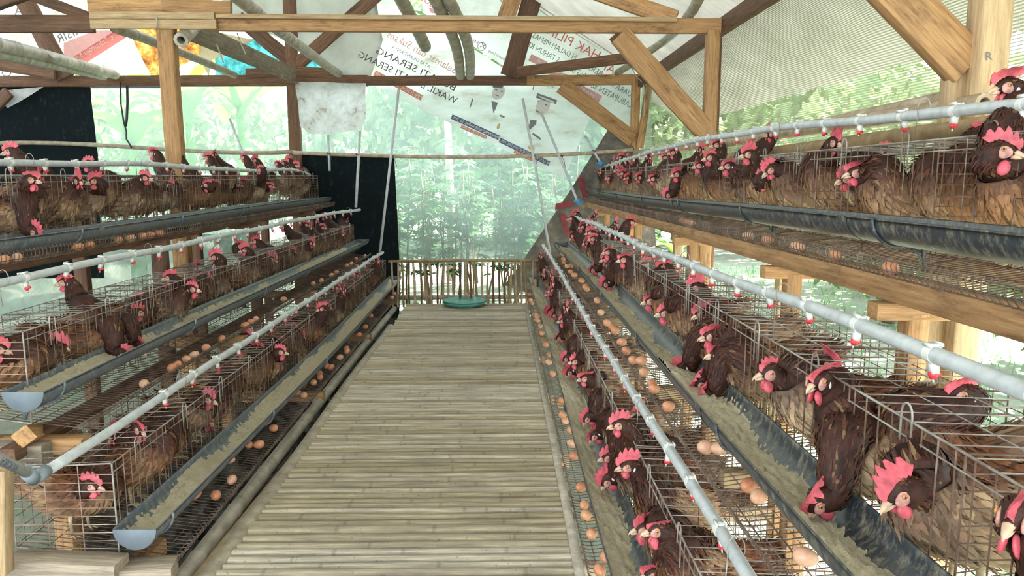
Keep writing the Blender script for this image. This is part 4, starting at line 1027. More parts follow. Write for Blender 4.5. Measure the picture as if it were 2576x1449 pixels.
def water_pipe(rn, r):
    ya, yb = r['py']; n = 30
    ys = np.linspace(ya, yb, n); u = (ys - ya) / (yb - ya)
    z = r['pz'][0] + (r['pz'][1] - r['pz'][0]) * u
    x = np.full(n, r['px'])
    if rn == 'R3': z = 1.605 + 0.075 * np.sin(np.clip((ys - 1.4) / 6.5, 0, 1.2) * np.pi)
    if rn == 'R2': z = np.interp(ys, [0.6, 1.3, 2.4, 4.2, 6.5, 8.3], [1.115, 1.11, 1.085, 1.045, 1.02, 0.985]); x = x + 0.012 * np.sin(ys * 1.3)
    if rn == 'R1': z = z + 0.012 * np.sin(ys * 1.1) + np.where(ys > 7.0, (ys - 7.0) * 0.02, 0); x = x - np.where(ys > 7, (ys - 7) * 0.012, 0)
    if rn == 'L2': x = x + np.where(ys > 6.5, (ys - 6.5) ** 2 * 0.030, 0); z = z + np.where(ys > 6.5, (ys - 6.5) * 0.004, 0)
    if rn == 'L3': z = z + 0.012 * np.sin(ys * 1.6) - np.where(ys > 8.6, (ys - 8.6) * 0.08, 0)
    z = z + 0.004 * np.sin(ys * 4.1)
    P = np.stack([x, ys, z], 1)
    t = empty('water_pipe', tuple(P[0]), 'white water pipe with red drinker nipples above the %s' % r['nm'], 'pipe', 'drinker pipes')
    mb = MB(); mb.tube(P - P[0], 0.0168, 12); link('pipe', mb.mesh('pipe', M['pvc'], True), t)
    y = ya + (0.86 if rn == 'L1' else 0.22); k = 0
    while y < yb - 0.1:
        c = np.array([np.interp(y, ys, x), y, np.interp(y, ys, z)]) - P[0]
        d = link('drinker', CLIP, t, c); d.rotation_euler = (0, random.uniform(-.25, .25), 0)
        nn = link('red_nipple', NIP, d); link('steel_pin', PIN, d)
        y += 0.285 + random.uniform(-.012, .012); k += 1
        if k % 4 == 2:
            mb = MB(); a = np.linspace(-.6, np.pi * 1.15, 9)
            mb.tube(np.vstack([np.stack([0.021 * np.cos(a), np.zeros(9), 0.012 + 0.036 * np.sin(a)], 1), [[-.02, .01, -.10]]]), 0.0016, 5, ref=(0, 1, 0))
            link('hanger_wire', mb.mesh('hanger_wire', M['wire_pale']), t, c + [0, -.12, 0])
    if rn == 'L1':
        mb = MB(); e = P[0] * 0
        mb.tube([[0, .05, .001], [0, -.005, 0]], 0.020, 12); mb.sphere((0, -.01, 0), (0.021,) * 3, 12, 8)
        q = np.array(list(atY(0, 1155, 1.93))) - P[0]; dq = q / np.linalg.norm(q)
        mb.tube([[0, -.012, 0], list(dq * .075)], 0.020, 12)
        link('elbow', mb.mesh('elbow', M['cap'], True), t)
        mb = MB(); mb.tube([list(dq * .06), list(dq * 1.1)], 0.0155, 12); fp = link('feed_pipe', mb.mesh('feed_pipe', M['pvc'], True), t)
        V_, F_ = text_mesh('RUCIKA'); ex = Vector(-dq); tc = Vector((CAMP - Vector(P[0] + dq * .3)).normalized()); tc = (tc - ex * tc.dot(ex)).normalized(); ey = tc.cross(ex)
        if (ey.z > 0): ey = -ey
        ex = ey.cross(tc); k_ = .11 / (V_[:, 0].max() - V_[:, 0].min())
        me = bpy.data.meshes.new('lettering'); me.from_pydata([list(Vector(dq * .235) + tc * .0158 + ex * (v[0] * k_ - .055) + ey * (v[1] * k_ - .008)) for v in V_], [], F_); me.materials.append(M['ink_blue']); link('lettering', me, fp)
for rn, r in ROWS.items(): water_pipe(rn, r)

# ---- timber frames that carry the cages
def post(x, y, z0, z1, w, label, mat='wood'): timber((x, y, z0), (x, y, z1), w, w, label, mat, 'cage_post', 'post', facing=FWD)
def rail(x, z, y0, y1, w, h, label, mat='wood'): timber((x, y0, z), (x, y1, z), h, w, label, mat, 'cage_bearer', 'beam', facing=(1, 0, 0))
def cross(x0, x1, y, z, w, h, label, mat='wood'): timber((x0, y, z), (x1, y, z), h, w, label, mat, 'cross_beam', 'beam', facing=FWD)
r3 = ROWS['R3']
timber((1.115, 0.8, 1.145), (1.115, 9.4, 1.085), 0.075, 0.05, 'long tan bearer under the egg tray of the upper right row', 'wood', 'cage_bearer', 'beam', facing=(1, 0, 0))
timber((1.60, 0.8, 1.16), (1.60, 9.4, 1.10), 0.07, 0.05, 'long bearer under the back of the upper right row', 'wood', 'cage_bearer', 'beam', facing=(1, 0, 0))
for k, (y, lab) in enumerate(((0.95, 'first'), (2.08, 'second'), (2.98, 'third'), (4.55, 'fourth'), (6.4, 'fifth'), (8.3, 'sixth'))):
    zz = 1.09 - 0.007 * y
    timber((1.20, y + .03, GZ), (1.20, y, zz - .02), 0.062, 0.062, 'wooden leg under the upper right row, %s from the near end' % lab, 'wood', 'cage_post', 'post', facing=FWD)
    cross(1.075, 1.64, y, zz - .012, 0.06, 0.05, 'short cross beam under the upper right row, %s from the near end' % lab, 'wood')
    cross(0.66, 1.16, y, 0.575 - .008 * y, 0.05, 0.05, 'cross beam under the middle right row, %s from the near end' % lab, 'wood_pale')
    cross(0.36, 1.16, y, 0.005, 0.05, 0.05, 'cross beam under the lower right row, %s from the near end' % lab, 'wood_pale')
    timber((0.90, y + .04, GZ), (0.90, y + .04, 0.56 - .008 * y), 0.06, 0.06, 'wooden leg under the middle right row, %s from the near end' % lab, 'wood', 'cage_post', 'post', facing=FWD)
for y, lab in ((4.6, 'thin pale post outside behind the upper right cages, nearer one'), (7.4, 'thin pale post outside behind the upper right cages, farther one')):
    timber((1.80, y, GZ), (1.80, y, 1.35), 0.09, 0.08, lab, 'wood_pale', 'timber_post', 'post', facing=FWD)
for k, (y, lab) in enumerate(((2.72, 'first'), (4.5, 'second'), (6.3, 'third'), (8.2, 'fourth'))):
    cross(-2.75, -2.08, y + .15, 1.02, 0.06, 0.06, 'cross beam under the upper left row, %s from the near end' % lab, 'wood_dark')
    if k: timber((-2.16, y + .2, GZ), (-2.16, y + .2, 0.99), 0.09, 0.06, 'wooden leg under the upper left row, %s from the far end' % ['', 'third', 'second', 'first'][k], 'wood_dark', 'cage_post', 'post', facing=FWD)
    if k: timber((-2.66, y + .2, GZ), (-2.66, y + .2, 1.2), 0.08, 0.06, 'rear wooden leg behind the left rows, %s from the far end' % ['', 'third', 'second', 'first'][k], 'wood_dark', 'cage_post', 'post', facing=FWD)
    cross(-2.2, -1.58, y, 0.435, 0.07, 0.06, 'cross beam under the middle left row, %s from the near end' % lab, 'wood')
    timber((-1.76, y + .12, GZ), (-1.76, y + .12, 0.40), 0.07, 0.06, 'wooden leg under the middle left row, %s from the near end' % lab, 'wood', 'cage_post', 'post', facing=FWD)
    if k: cross(-1.8, -1.17, y + .25, 0.0, 0.06, 0.06, 'cross beam under the lower left row, %s from the near end' % lab, 'wood')
rail(-1.77, 0.455, 2.55, 9.0, 0.06, 0.05, 'long bearer under the middle left row', 'wood_dark')
rail(-2.27, 1.04, 2.6, 9.4, 0.06, 0.05, 'long bearer under the upper left row', 'wood_dark')
# pieces at the near end of the left rows
timber(pt(30, 1424, 2.40), pt(306, 1436, 2.40), 0.085, 0.10, 'pale timber lying across under the lowest left cage end', 'wood_grey', 'cross_beam', 'beam', facing=FWD)
timber(pt(306, 1440, 2.43), pt(440, 1432, 2.46), 0.06, 0.10, 'grey timber continuing toward the walkway under the lowest left tray', 'wood_grey', 'cross_beam', 'beam', facing=FWD)
timber((-1.33, 2.36, 0.03), (-1.33, 2.7, 0.03), 0.07, 0.065, 'square tan bearer end poking out under the lowest left cage', 'wood', 'cage_bearer', 'beam', facing=(1, 0, 0))
timber(pt(12, 1440, 2.30), pt(10, 1178, 2.30), 0.035, 0.05, 'pale upright stake at the bottom left edge', 'wood_pale', 'stake', 'stake', facing=FWD)
timber(pt(-60, 1132, 2.68), pt(130, 1132, 2.68), 0.075, 0.12, 'thick dusty beam end under the middle left cages', 'wood_grey', 'cross_beam', 'beam', facing=FWD)
timber(pt(60, 1098, 2.60), pt(130, 1082, 3.0), 0.06, 0.06, 'square stub of timber resting on the thick dusty beam end', 'wood', 'stub', 'timber', facing=FWD)
timber(pt(175, 1085, 2.9), pt(178, 1440, 2.9), 0.07, 0.07, 'short tan post behind the lowest left cage end', 'wood', 'cage_post', 'post', facing=FWD)
# ================================================================== HENS
def comb_mesh(k):
    rs = random.Random(40 + k); mb = MB()
    flop = [0.0, 4.0, -4.0, 2.0, 7.0][k]; hs = [1.0, 0.9, 1.1, 1.25, 1.0][k]
    # outline in the head's x-z plane: base line, then points
    base = [(0.034, 0.004), (0.026, 0.012), (0.012, 0.017), (-0.004, 0.018), (-0.018, 0.014)]
    tip = [(0.038, 0.012), (0.037, 0.022), (0.034, 0.029), (0.030, 0.026), (0.026, 0.037), (0.022, 0.042), (0.018, 0.034), (0.012, 0.047), (0.007, 0.049), (0.003, 0.038), (-0.004, 0.048), (-0.009, 0.047), (-0.013, 0.036), (-0.021, 0.042), (-0.026, 0.038), (-0.027, 0.027), (-0.033, 0.022)]
    tip = [(x * 1.0, 0.012 + (z - 0.012) * hs * rs.uniform(0.94, 1.08)) for x, z in tip]
    n = len(tip)
    bi = np.linspace(0, len(base) - 1, n); B = [(np.interp(q, range(len(base)), [b[0] for b in base]), np.interp(q, range(len(base)), [b[1] for b in base])) for q in bi]
    mid = [((b[0] + t[0]) / 2, (b[1] + t[1]) / 2) for b, t in zip(B, tip)]
    def bend(x, z, y): 
        zz = max(0, z - 0.014); return [x, y + flop * zz * zz * 4, z - abs(flop) * zz * zz * 2.0]
    for sgn in (1, -1):
        V = [bend(x, z, sgn * 0.0055) for x, z in B] + [bend(x, z, sgn * 0.0038) for x, z in mid] + [bend(x, z, sgn * 0.0012) for x, z in tip]
        i = np.arange(2)[:, None] * n; j = np.arange(n - 1)[None]
        Q = np.stack([i + j, i + j + 1, i + n + j + 1, i + n + j], -1).reshape(-1, 4)
        mb.add(V, Q if sgn > 0 else Q[:, ::-1])
    V = [bend(x, z, 0.0012) for x, z in tip] + [bend(x, z, -0.0012) for x, z in tip]
    mb.add(V, [[a, a + 1, n + a + 1, n + a] for a in range(n - 1)])
    return mb.mesh('comb', M['comb'], True)
COMBS = [comb_mesh(k) for k in range(5)]
mb = MB()
for sg in (1, -1):
    mb.sphere((0.016, sg * 0.0075, -0.029), (0.0120, 0.0045, 0.0140), 10, 7, R=Euler((sg * 0.25, 0.1, 0)).to_matrix())
WATT = mb.mesh('wattles', M['comb'], True)
mb = MB()
mb.tube([[0.024, 0, -0.002], [0.034, 0, -0.003], [0.044, 0, -0.007], [0.0500, 0, -0.0125]], [0.0078, 0.0060, 0.0036, 0.0007], 8)
mb.tube([[0.024, 0, -0.009], [0.034, 0, -0.0105], [0.043, 0, -0.0125]], [0.0062, 0.0048, 0.0008], 8)
BEAK = mb.mesh('beak', M['beak'], True)
mb = MB()
mb.sphere((0, 0, 0), (0.0044, 0.0026, 0.0044), 10, 7, 0); mb.sphere((0.0002, 0.0010, 0), (0.0026, 0.0021, 0.0026), 8, 6, 1)
EYE = mb.mesh('eye', [M['iris'], M['pupil']], True)
mb = MB(); mb.sphere((0, 0, 0), (0.0170, 0.0040, 0.0125), 12, 8); FACE = mb.mesh('face_skin', M['skin'], True)
mb = MB(); mb.sphere((0, 0, 0), (0.0050, 0.0034, 0.0095), 8, 6); LOBE = mb.mesh('earlobe', M['lobe'], True)
mb = MB()   # leg hangs from its top (0,0,0), foot at -0.13, toes forward +x
mb.tube([[0, 0, 0.01], [-0.004, 0, -0.05], [0.0, 0, -0.118]], [0.011, 0.0075, 0.0055], 7)
for a, l in ((0, .045), (.55, .04), (-.55, .04), (3.14, .022)):
    mb.tube([[0, 0, -.116], [l * .5 * math.cos(a), l * .5 * math.sin(a), -.120], [l * math.cos(a), l * math.sin(a), -.128]], [0.0058, 0.0048, 0.0018], 5)
LEG = mb.mesh('leg', M['shank'], True)

def catmull(P, sub):
    P = np.asarray(P, float); n = len(P); out = []
    E = np.vstack([2 * P[0] - P[1], P, 2 * P[-1] - P[-2]])
    for i in range(n - 1):
        p0, p1, p2, p3 = E[i], E[i + 1], E[i + 2], E[i + 3]
        for t in np.arange(sub) / sub:
            out.append(0.5 * (2 * p1 + (p2 - p0) * t + (2 * p0 - 5 * p1 + 4 * p2 - p3) * t * t + (3 * p1 - p0 - 3 * p2 + p3) * t ** 3))
    out.append(P[-1]); return np.array(out)
DARK = np.array([0.060, 0.018, 0.012]); MAH = np.array([0.165, 0.050, 0.022]); TAN = np.array([0.36, 0.150, 0.058])
CREAM = np.array([0.70, 0.55, 0.40]); ORG_GLOW = np.array([0.52, 0.21, 0.065]); GOLD = np.array([0.55, 0.31, 0.13])
WHITE = np.array([0.74, 0.66, 0.56])

def build_hen(body_c, fwd, head, hd, hup, tilt, cz_leg, lod, pale, label, group, comb_k, seed):
    rs = np.random.default_rng(seed)
    c = np.array(body_c, float); f = np.array(fwd, float); f /= np.linalg.norm(f)
    Hd = np.array(head, float); hd = np.array(hd, float); hd /= np.linalg.norm(hd)
    hup = np.array(hup, float); hup = hup - hd * hup.dot(hd); hup /= np.linalg.norm(hup)
    Z = np.array([0, 0, 1.0]); lat = np.cross(Z, f); lat /= np.linalg.norm(lat)
    hl = np.cross(hup, hd)
    f0 = f; f = f + Z * tilt; f = f / np.linalg.norm(f)
    n0 = c + f * .115 + Z * .060
    HS = 1.22
    # keep the neck's reach plausible: lean the body toward the head
    gap = Hd - n0
    P5 = n0; P7 = Hd - hd * .022 - hup * .024
    P6 = (P5 + P7) / 2
    if Hd[2] > c[2] + .05: P6 = P6 - f * .012 + f * 0.25 * (np.dot(Hd - n0, f)) * 0.4
    else: P6 = P6 + Z * .045
    pts = [c - f * .200 + Z * .055, c - f * .155 + Z * .030, c - f * .08 + Z * .008, c + f * .01, c + f * .085 + Z * .016, P5, P6, P7, Hd, Hd + hd * .020, Hd + hd * .036 - hup * .004]
    rad = [0.010, 0.042, 0.074, 0.083, 0.080, 0.070, 0.053, 0.0345, 0.0250, 0.0200, 0.0100]
    sub = (5, 4, 3)[lod]; seg = (16, 12, 9)[lod]
    S = catmull(pts, sub); n = len(S)
    tp = np.arange(n) / sub                       # parameter in control-point units
    r = np.interp(tp, range(len(rad)), rad)
    T = np.gradient(S, axis=0); T /= np.linalg.norm(T, axis=1)[:, None] + 1e-9
    w = np.clip((tp - 4.5) / 3, 0, 1)[:, None]
    Lv = lat * (1 - w) + hl * w
    Lv = Lv - T * np.sum(Lv * T, 1)[:, None]; Lv /= np.linalg.norm(Lv, axis=1)[:, None] + 1e-9
    N = np.cross(T, Lv)
    a = np.linspace(0, 2 * np.pi, seg, endpoint=False)
    latk = np.interp(tp, [0, 2, 4, 6, 7, 10], [0.8, 0.84, 0.84, 0.95, 0.86, 0.74])
    jit = 1 + 0.035 * rs.normal(size=(n, seg)) * (tp < 7.2)[:, None]
    V = S[:, None] + (np.cos(a)[None, :, None] * Lv[:, None] * latk[:, None, None] + np.sin(a)[None, :, None] * N[:, None]) * (r[:, None] * jit)[:, :, None]
    # colour by region
    def colour(t, sn, rnd, sm):
        """t along the spine, sn = up component of the normal, rnd random"""
        t = np.asarray(t)[:, None]; sn = np.asarray(sn)[:, None]; rnd = np.asarray(rnd)[:, None]
        sm = np.asarray(sm)[:, None]; rb = np.clip(.6 * sm + .4 * rnd, 0, 1)
        body = (MAH * (1 - rb) + TAN * rb) * (.48 + .5 * rnd)
        under = (CREAM * pale + ORG_GLOW * (1 - pale)) * (0.55 + .5 * rb)  # orange share imitates light glowing from below; cream is the plumage itself
        k = np.clip(0.45 - sn * 1.0, 0, 1) * np.clip(.4 + sm, 0, 1)
        col = body * (1 - k) + under * k
        g = np.clip((sm - (.72 - .35 * pale)) / .25, 0, 1) * (t < 4.4) * (.35 + .65 * rnd)
        col = col * (1 - g) + (GOLD * .55 + CREAM * .45 * pale) * g
        tail = np.clip(1.6 - t, 0, 1); col = col * (1 - tail * .6) + DARK * tail * .6
        neck = np.clip((t - 4.15) / 0.9, 0, 1)
        nk = DARK * (1 - rnd * .6) * (.5 + rnd * .7) + MAH * rnd * .55
        nk = np.where(rnd > 0.92, GOLD * 0.36, nk)
        col = col * (1 - neck) + nk * neck
        return np.clip(col, 0, 1)
    nz = (np.sin(a)[None] * N[:, None, 2] + np.cos(a)[None] * Lv[:, None, 2])
    kk = rs.uniform(9, 26, (4, 3)) * rs.choice([-1, 1], (4, 3)); kp = rs.uniform(0, 6, 4)
    smooth = lambda p: np.clip(.5 + .30 * sum(np.sin(p @ kk[q] + kp[q]) for q in range(4)) * .8, 0, 1)
    C = colour(np.repeat(tp, seg), nz.ravel(), rs.uniform(0, .6, n * seg), smooth(V.reshape(-1, 3))) * .75
    mb = MB()
    i = np.arange(n - 1)[:, None] * seg; j = np.arange(seg)[None]; k = (j + 1) % seg
    mb.add(V.reshape(-1, 3), np.stack([i + j, i + k, i + seg + k, i + seg + j], -1).reshape(-1, 4))
    V2 = np.vstack([S[0], S[-1]])
    tri = [[0, 2 + kk, 2 + jj] for jj, kk in zip(range(seg), list(range(1, seg)) + [0])]
    mb.add(np.vstack([S[0], S[-1], V[0], V[-1]]), None, [[0, 2 + (q + 1) % seg, 2 + q] for q in range(seg)] + [[1, 2 + seg + q, 2 + seg + (q + 1) % seg] for q in range(seg)])
    Cx = np.vstack([C, C[:1], C[-1:], C[:seg], C[-seg:]])
    root = empty('hen', tuple(c - Z * .2), label, 'hen', group)
    O = c - Z * .2
    for q in range(len(mb.V)): mb.V[q] = mb.V[q] - O
    link('body', mb.mesh('body', M['plumage'], True, Cx), root)
    # feathers
    nf = (2100, 700, 210)[lod]
    t = np.concatenate([rs.uniform(0.2, 5.0, int(nf * .52)), rs.uniform(4.6, 8.5, nf - int(nf * .52))])
    ph = rs.uniform(0, 2 * np.pi, nf)
    ii = np.clip(t * sub, 0, n - 1.001); i0 = ii.astype(int); fr = (ii - i0)[:, None]
    LI = lambda A: A[i0] * (1 - fr) + A[i0 + 1] * fr
    Sc, Tc, Lc, Nc = LI(S), LI(T), LI(Lv), LI(N); rc = LI(r[:, None]); lk = LI(latk[:, None])
    nrm = np.cos(ph)[:, None] * Lc + np.sin(ph)[:, None] * Nc
    pos = Sc + (np.cos(ph)[:, None] * Lc * lk + np.sin(ph)[:, None] * Nc) * rc * 0.97
    neck = np.clip((t - 4.6) / 1.0, 0, 1)[:, None]; tail = (t < 1.0)[:, None]
    big = (1.0, 1.25, 1.7)[lod]
    ln = (0.040 * (1 - neck) + 0.036 * neck) * rs.uniform(.75, 1.3, (nf, 1)) * np.where(tail, 1.9, 1) * (1 - 0.35 * np.clip(t - 6.4, 0, 1)[:, None])
    wd = (0.0062 * (1 - neck) + 0.0030 * neck) * rs.uniform(.8, 1.25, (nf, 1)) * big
    crown = (t > 7.35)
    ln = ln * np.where(crown, .5, 1)[:, None]; wd = wd * np.where(crown & (nrm @ hup < .45), .02, 1)[:, None]; ln = ln * np.where(crown & (nrm @ hup < .45), .02, 1)[:, None]
    lift = (0.20 + 0.34 * rs.uniform(0, 1, (nf, 1)) ** 2) * np.where(tail, 0.7, 1) * (1 - .45 * neck)
    dr = -Tc + nrm * lift + rs.normal(size=(nf, 3)) * 0.10; dr -= 0 * dr; dr[:, 2] -= 0.08
    dr /= np.linalg.norm(dr, axis=1)[:, None]
    sd = np.cross(nrm, dr); sd /= np.linalg.norm(sd, axis=1)[:, None] + 1e-9
    out_n = np.cross(dr, sd)
    m1 = pos + dr * ln * .45 + out_n * 0.003 - O; tp_ = pos + dr * ln - out_n * 0.004 - O
    b0 = pos - sd * wd * .35 - O; b1 = pos + sd * wd * .35 - O
    FV = np.stack([b0, b1, m1 + sd * wd, m1 - sd * wd, tp_ + sd * wd * .15, tp_ - sd * wd * .15], 1).reshape(-1, 3)
    base = np.arange(nf)[:, None] * 6
    FQ = np.vstack([base + [0, 1, 2, 3], base + [3, 2, 4, 5]])
    rn = rs.uniform(0, 1, nf)
    FC = colour(t, nrm[:, 2], rn, smooth(pos))
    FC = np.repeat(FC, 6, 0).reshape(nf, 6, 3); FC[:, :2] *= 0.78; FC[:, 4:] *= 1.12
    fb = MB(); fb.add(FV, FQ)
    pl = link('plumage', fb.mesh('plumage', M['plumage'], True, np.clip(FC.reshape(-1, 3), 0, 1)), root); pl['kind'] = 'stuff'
    # head parts
    HM = Matrix((Vector(hd), Vector(hl), Vector(hup))).transposed().to_4x4(); HM.translation = Vector(Hd - O); HM = HM @ Matrix.Scale(HS, 4)
    def hp(nm, me, loc=(0, 0, 0), rot=None, sc=None):
        o = link(nm, me, root); X_ = HM @ Matrix.Translation(loc)
        if rot is not None: X_ = X_ @ rot
        if sc is not None: X_ = X_ @ Matrix.Diagonal((*sc, 1))
        o.matrix_local = X_; return o
    ks = rs.uniform(.85, 1.15)
    hp('comb', COMBS[comb_k], sc=(ks, ks, ks * rs.uniform(.85, 1.1)))
    hp('wattles', WATT, sc=(1, 1, rs.uniform(.85, 1.15)))
    hp('beak', BEAK)
    if lod < 2:
        for sg in (1, -1):
            hp('face_skin', FACE, (0.010, sg * 0.0125, -0.003), sc=(1, sg, 1))
            hp('eye', EYE, (0.011, sg * 0.0176, 0.003), sc=(1, sg, 1))
            hp('earlobe', LOBE, (-0.009, sg * 0.0165, -0.012), sc=(1, sg, 1))
    else:
        for sg in (1, -1): hp('face_skin', FACE, (0.010, sg * 0.0125, -0.003), sc=(1, sg, 1))
    for sg in (1, -1):
        o = link('leg', LEG, root); X_ = Matrix((Vector(f0), Vector(lat), Vector(Z))).transposed().to_4x4()
        X_.translation = Vector(c + lat * sg * .04 - Z * .055 - O); o.matrix_local = X_ @ Matrix.Diagonal((1, 1, max(.75, (cz_leg - .055) / .128), 1))
    return root

# head pixel x, y, where the head is (o over the top, b over the top further back, f out through the front,
# d down in the trough, i inside), and which way the beak points (L, R left/right, C to the camera, B away)
HENS = {
 'R3': [(2537, 218, 'o', 'L'), (2468, 336, 'b', 'R'), (2512, 378, 'f', 'RC'), (2158, 433, 'f', 'L'), (2219, 384, 'b', 'C'), (2099, 358, 'o', 'C'), (1936, 336, 'b', 'LC'), (1940, 424, 'f', 'LD'), (1916, 451, 'f', 'RC'), (1886, 388, 'f', 'L'), (1834, 417, 'f', 'L'), (1789, 396, 'f', 'L'), (1762, 416, 'f', 'L'), (1806, 364, 'o', 'L'), (1764, 377, 'b', 'C'), (1706, 438, 'f', 'L'), (1681, 487, 'd', 'L'), (1696, 383, 'o', 'L'), (1676, 396, 'o', 'L'), (1633, 395, 'o', 'C'), (1594, 402, 'o', 'L'), (1577, 397, 'o', 'C'), (1562, 395, 'b', 'L'), (1542, 406, 'o', 'C'), (1518, 414, 'o', 'L'), (1509, 433, 'f', 'C'), (1533, 448, 'f', 'L'), (1557, 427, 'f', 'L'), (1567, 436, 'f', 'L'), (1578, 447, 'f', 'LC'), (1608, 446, 'f', 'LC'), (1646, 449, 'f', 'L')],
 'R2': [(2424, 990, 'b', 'L'), (2270, 1231, 'f', 'LD'), (2557, 1292, 'f', 'LC'), (2060, 1252, 'd', 'L'), (2060, 955, 'f', 'LC'), (2088, 915, 'i', 'C'), (1945, 936, 'f', 'L'), (1774, 998, 'd', 'L'), (1764, 957, 'd', 'L'), (1713, 926, 'd', 'L'), (1812, 888, 'f', 'L'), (1795, 843, 'f', 'L'), (1754, 723, 'o', 'L'), (1722, 759, 'i', 'L'), (1677, 786, 'f', 'L'), (1640, 756, 'f', 'L'), (1692, 704, 'o', 'L'), (1672, 672, 'o', 'L'), (1626, 664, 'o', 'L'), (1600, 657, 'b', 'L'), (1573, 652, 'f', 'L'), (1523, 712, 'd', 'LC'), (1543, 689, 'f', 'R'), (1492, 676, 'd', 'L'), (1531, 669, 'f', 'C'), (1528, 652, 'f', 'L'), (1533, 633, 'f', 'L'), (1568, 592, 'b', 'C'), (1581, 605, 'b', 'R'), (1508, 625, 'i', 'L'), (1495, 600, 'f', 'L'), (1476, 610, 'f', 'LC'), (1487, 585, 'f', 'L'), (1439, 592, 'd', 'C'), (1465, 570, 'f', 'LC'), (1550, 562, 'b', 'C'), (1585, 558, 'b', 'R'), (1481, 560, 'o', 'R'), (1439, 549, 'f', 'L'), (1449, 537, 'o', 'L'), (1498, 540, 'b', 'C')],
 'R1': [(1651, 1442, 'f', 'L'), (1748, 1434, 'i', 'LC'), (1659, 1330, 'f', 'L'), (1626, 1327, 'f', 'L'), (1744, 1216, 'b', 'LC'), (1528, 1203, 'd', 'L'), (1585, 1171, 'f', 'L'), (1536, 1149, 'f', 'L'), (1496, 1091, 'd', 'L'), (1563, 1066, 'f', 'L'), (1479, 1047, 'd', 'L'), (1608, 1032, 'i', 'LC'), (1476, 950, 'f', 'L'), (1434, 932, 'd', 'L'), (1451, 908, 'f', 'L'), (1425, 898, 'd', 'L'), (1484, 791, 'b', 'L'), (1407, 846, 'd', 'L'), (1419, 806, 'f', 'L'), (1394, 791, 'd', 'LC'), (1383, 781, 'd', 'L'), (1423, 771, 'f', 'C'), (1456, 731, 'b', 'C'), (1434, 746, 'b', 'C'), (1384, 739, 'f', 'L'), (1389, 729, 'f', 'LC'), (1389, 711, 'f', 'C'), (1388, 692, 'f', 'C'), (1367, 689, 'f', 'C'), (1384, 672, 'o', 'L'), (1358, 673, 'f', 'L'), (1374, 664, 'o', 'L'), (1372, 647, 'o', 'C'), (1361, 643, 'f', 'C')],
 'L1': [(226, 1221, 'i', 'R'), (350, 1077, 'o', 'RC'), (285, 1091, 'b', 'C'), (522, 1057, 'i', 'RC'), (429, 1105, 'i', 'RC'), (646, 875, 'o', 'R'), (703, 884, 'f', 'R'), (733, 812, 'b', 'L'), (618, 845, 'b', 'R'), (812, 775, 'f', 'LC'), (865, 729, 'f', 'C'), (845, 723, 'o', 'R'), (807, 754, 'b', 'C'), (887, 702, 'o', 'RC'), (901, 692, 'o', 'RC'), (924, 675, 'o', 'C'), (940, 660, 'o', 'C'), (952, 656, 'f', 'C')],
 'L2': [(168, 709, 'b', 'L'), (430, 698, 'o', 'L'), (423, 736, 'i', 'C'), (482, 726, 'f', 'R'), (496, 670, 'b', 'C'), (545, 646, 'o', 'L'), (601, 618, 'b', 'R'), (618, 628, 'o', 'LC'), (646, 607, 'b', 'L'), (716, 569, 'b', 'L'), (769, 565, 'b', 'R'), (784, 571, 'o', 'C'), (797, 556, 'b', 'C'), (810, 572, 'o', 'R'), (828, 556, 'b', 'L'), (863, 534, 'b', 'C'), (873, 556, 'o', 'C'), (816, 542, 'b', 'L'), (783, 611, 'f', 'RC'), (863, 587, 'f', 'C'), (307, 887, 'd', 'R'), (353, 869, 'd', 'R')],
 'L3': [(30, 381, 'b', 'L'), (76, 451, 'f', 'R'), (108, 434, 'o', 'C'), (196, 455, 'f', 'RC'), (242, 455, 'f', 'LC'), (363, 447, 'f', 'R'), (225, 412, 'b', 'L'), (388, 384, 'b', 'L'), (445, 392, 'b', 'L'), (524, 396, 'b', 'L'), (539, 388, 'b', 'C'), (615, 396, 'b', 'L'), (643, 403, 'b', 'LC'), (657, 427, 'f', 'L'), (423, 465, 'i', 'R'), (524, 465, 'f', 'L'), (597, 465, 'i', 'R'), (678, 468, 'f', 'R'), (716, 410, 'b', 'L'), (728, 403, 'b', 'L'), (744, 416, 'o', 'R'), (765, 405, 'b', 'C'), (790, 412, 'b', 'C'), (699, 412, 'b', 'L'), (755, 431, 'o', 'L'), (85, 578, 'd', 'R')],
}
DIRS = {'L': (-1, -.12, -.10), 'R': (1, -.12, -.10), 'C': (.12, -1, -.15), 'LC': (-.75, -.65, -.12), 'RC': (.75, -.65, -.12), 'LD': (-.85, -.2, -.55), 'B': (0, 1, 0)}
hens = []
for rn, lst in HENS.items():
    r = ROWS[rn]; s = r['s']
    for (px, py, kind, dc) in lst:
        X = {'o': r['xf'] + s * .09, 'b': r['xf'] + s * .24, 'f': r['xf'] - s * .045, 'i': r['xf'] + s * .10, 'd': r['tx'] + s * r['tw'] * .52}[kind]
        h = atX(px, py, X)
        if rn in ('R1', 'L1') and kind == 'd': h = atZ(px, py, r['tz'] + .015)
        d = Vector(DIRS[dc]); up = Vector((0, 0, 1))
        if kind == 'd':
            d = Vector((-s * .55, -.10 if 'C' not in dc else -.4, -.80)); up = Vector((-s * .7, -.2, .5))
        y = min(max(h.y, r['y0'] + .12), r['y1'] - .1)
        hens.append(dict(rn=rn, head=h, dir=d, up=up, kind=kind, y=y, dc=dc))
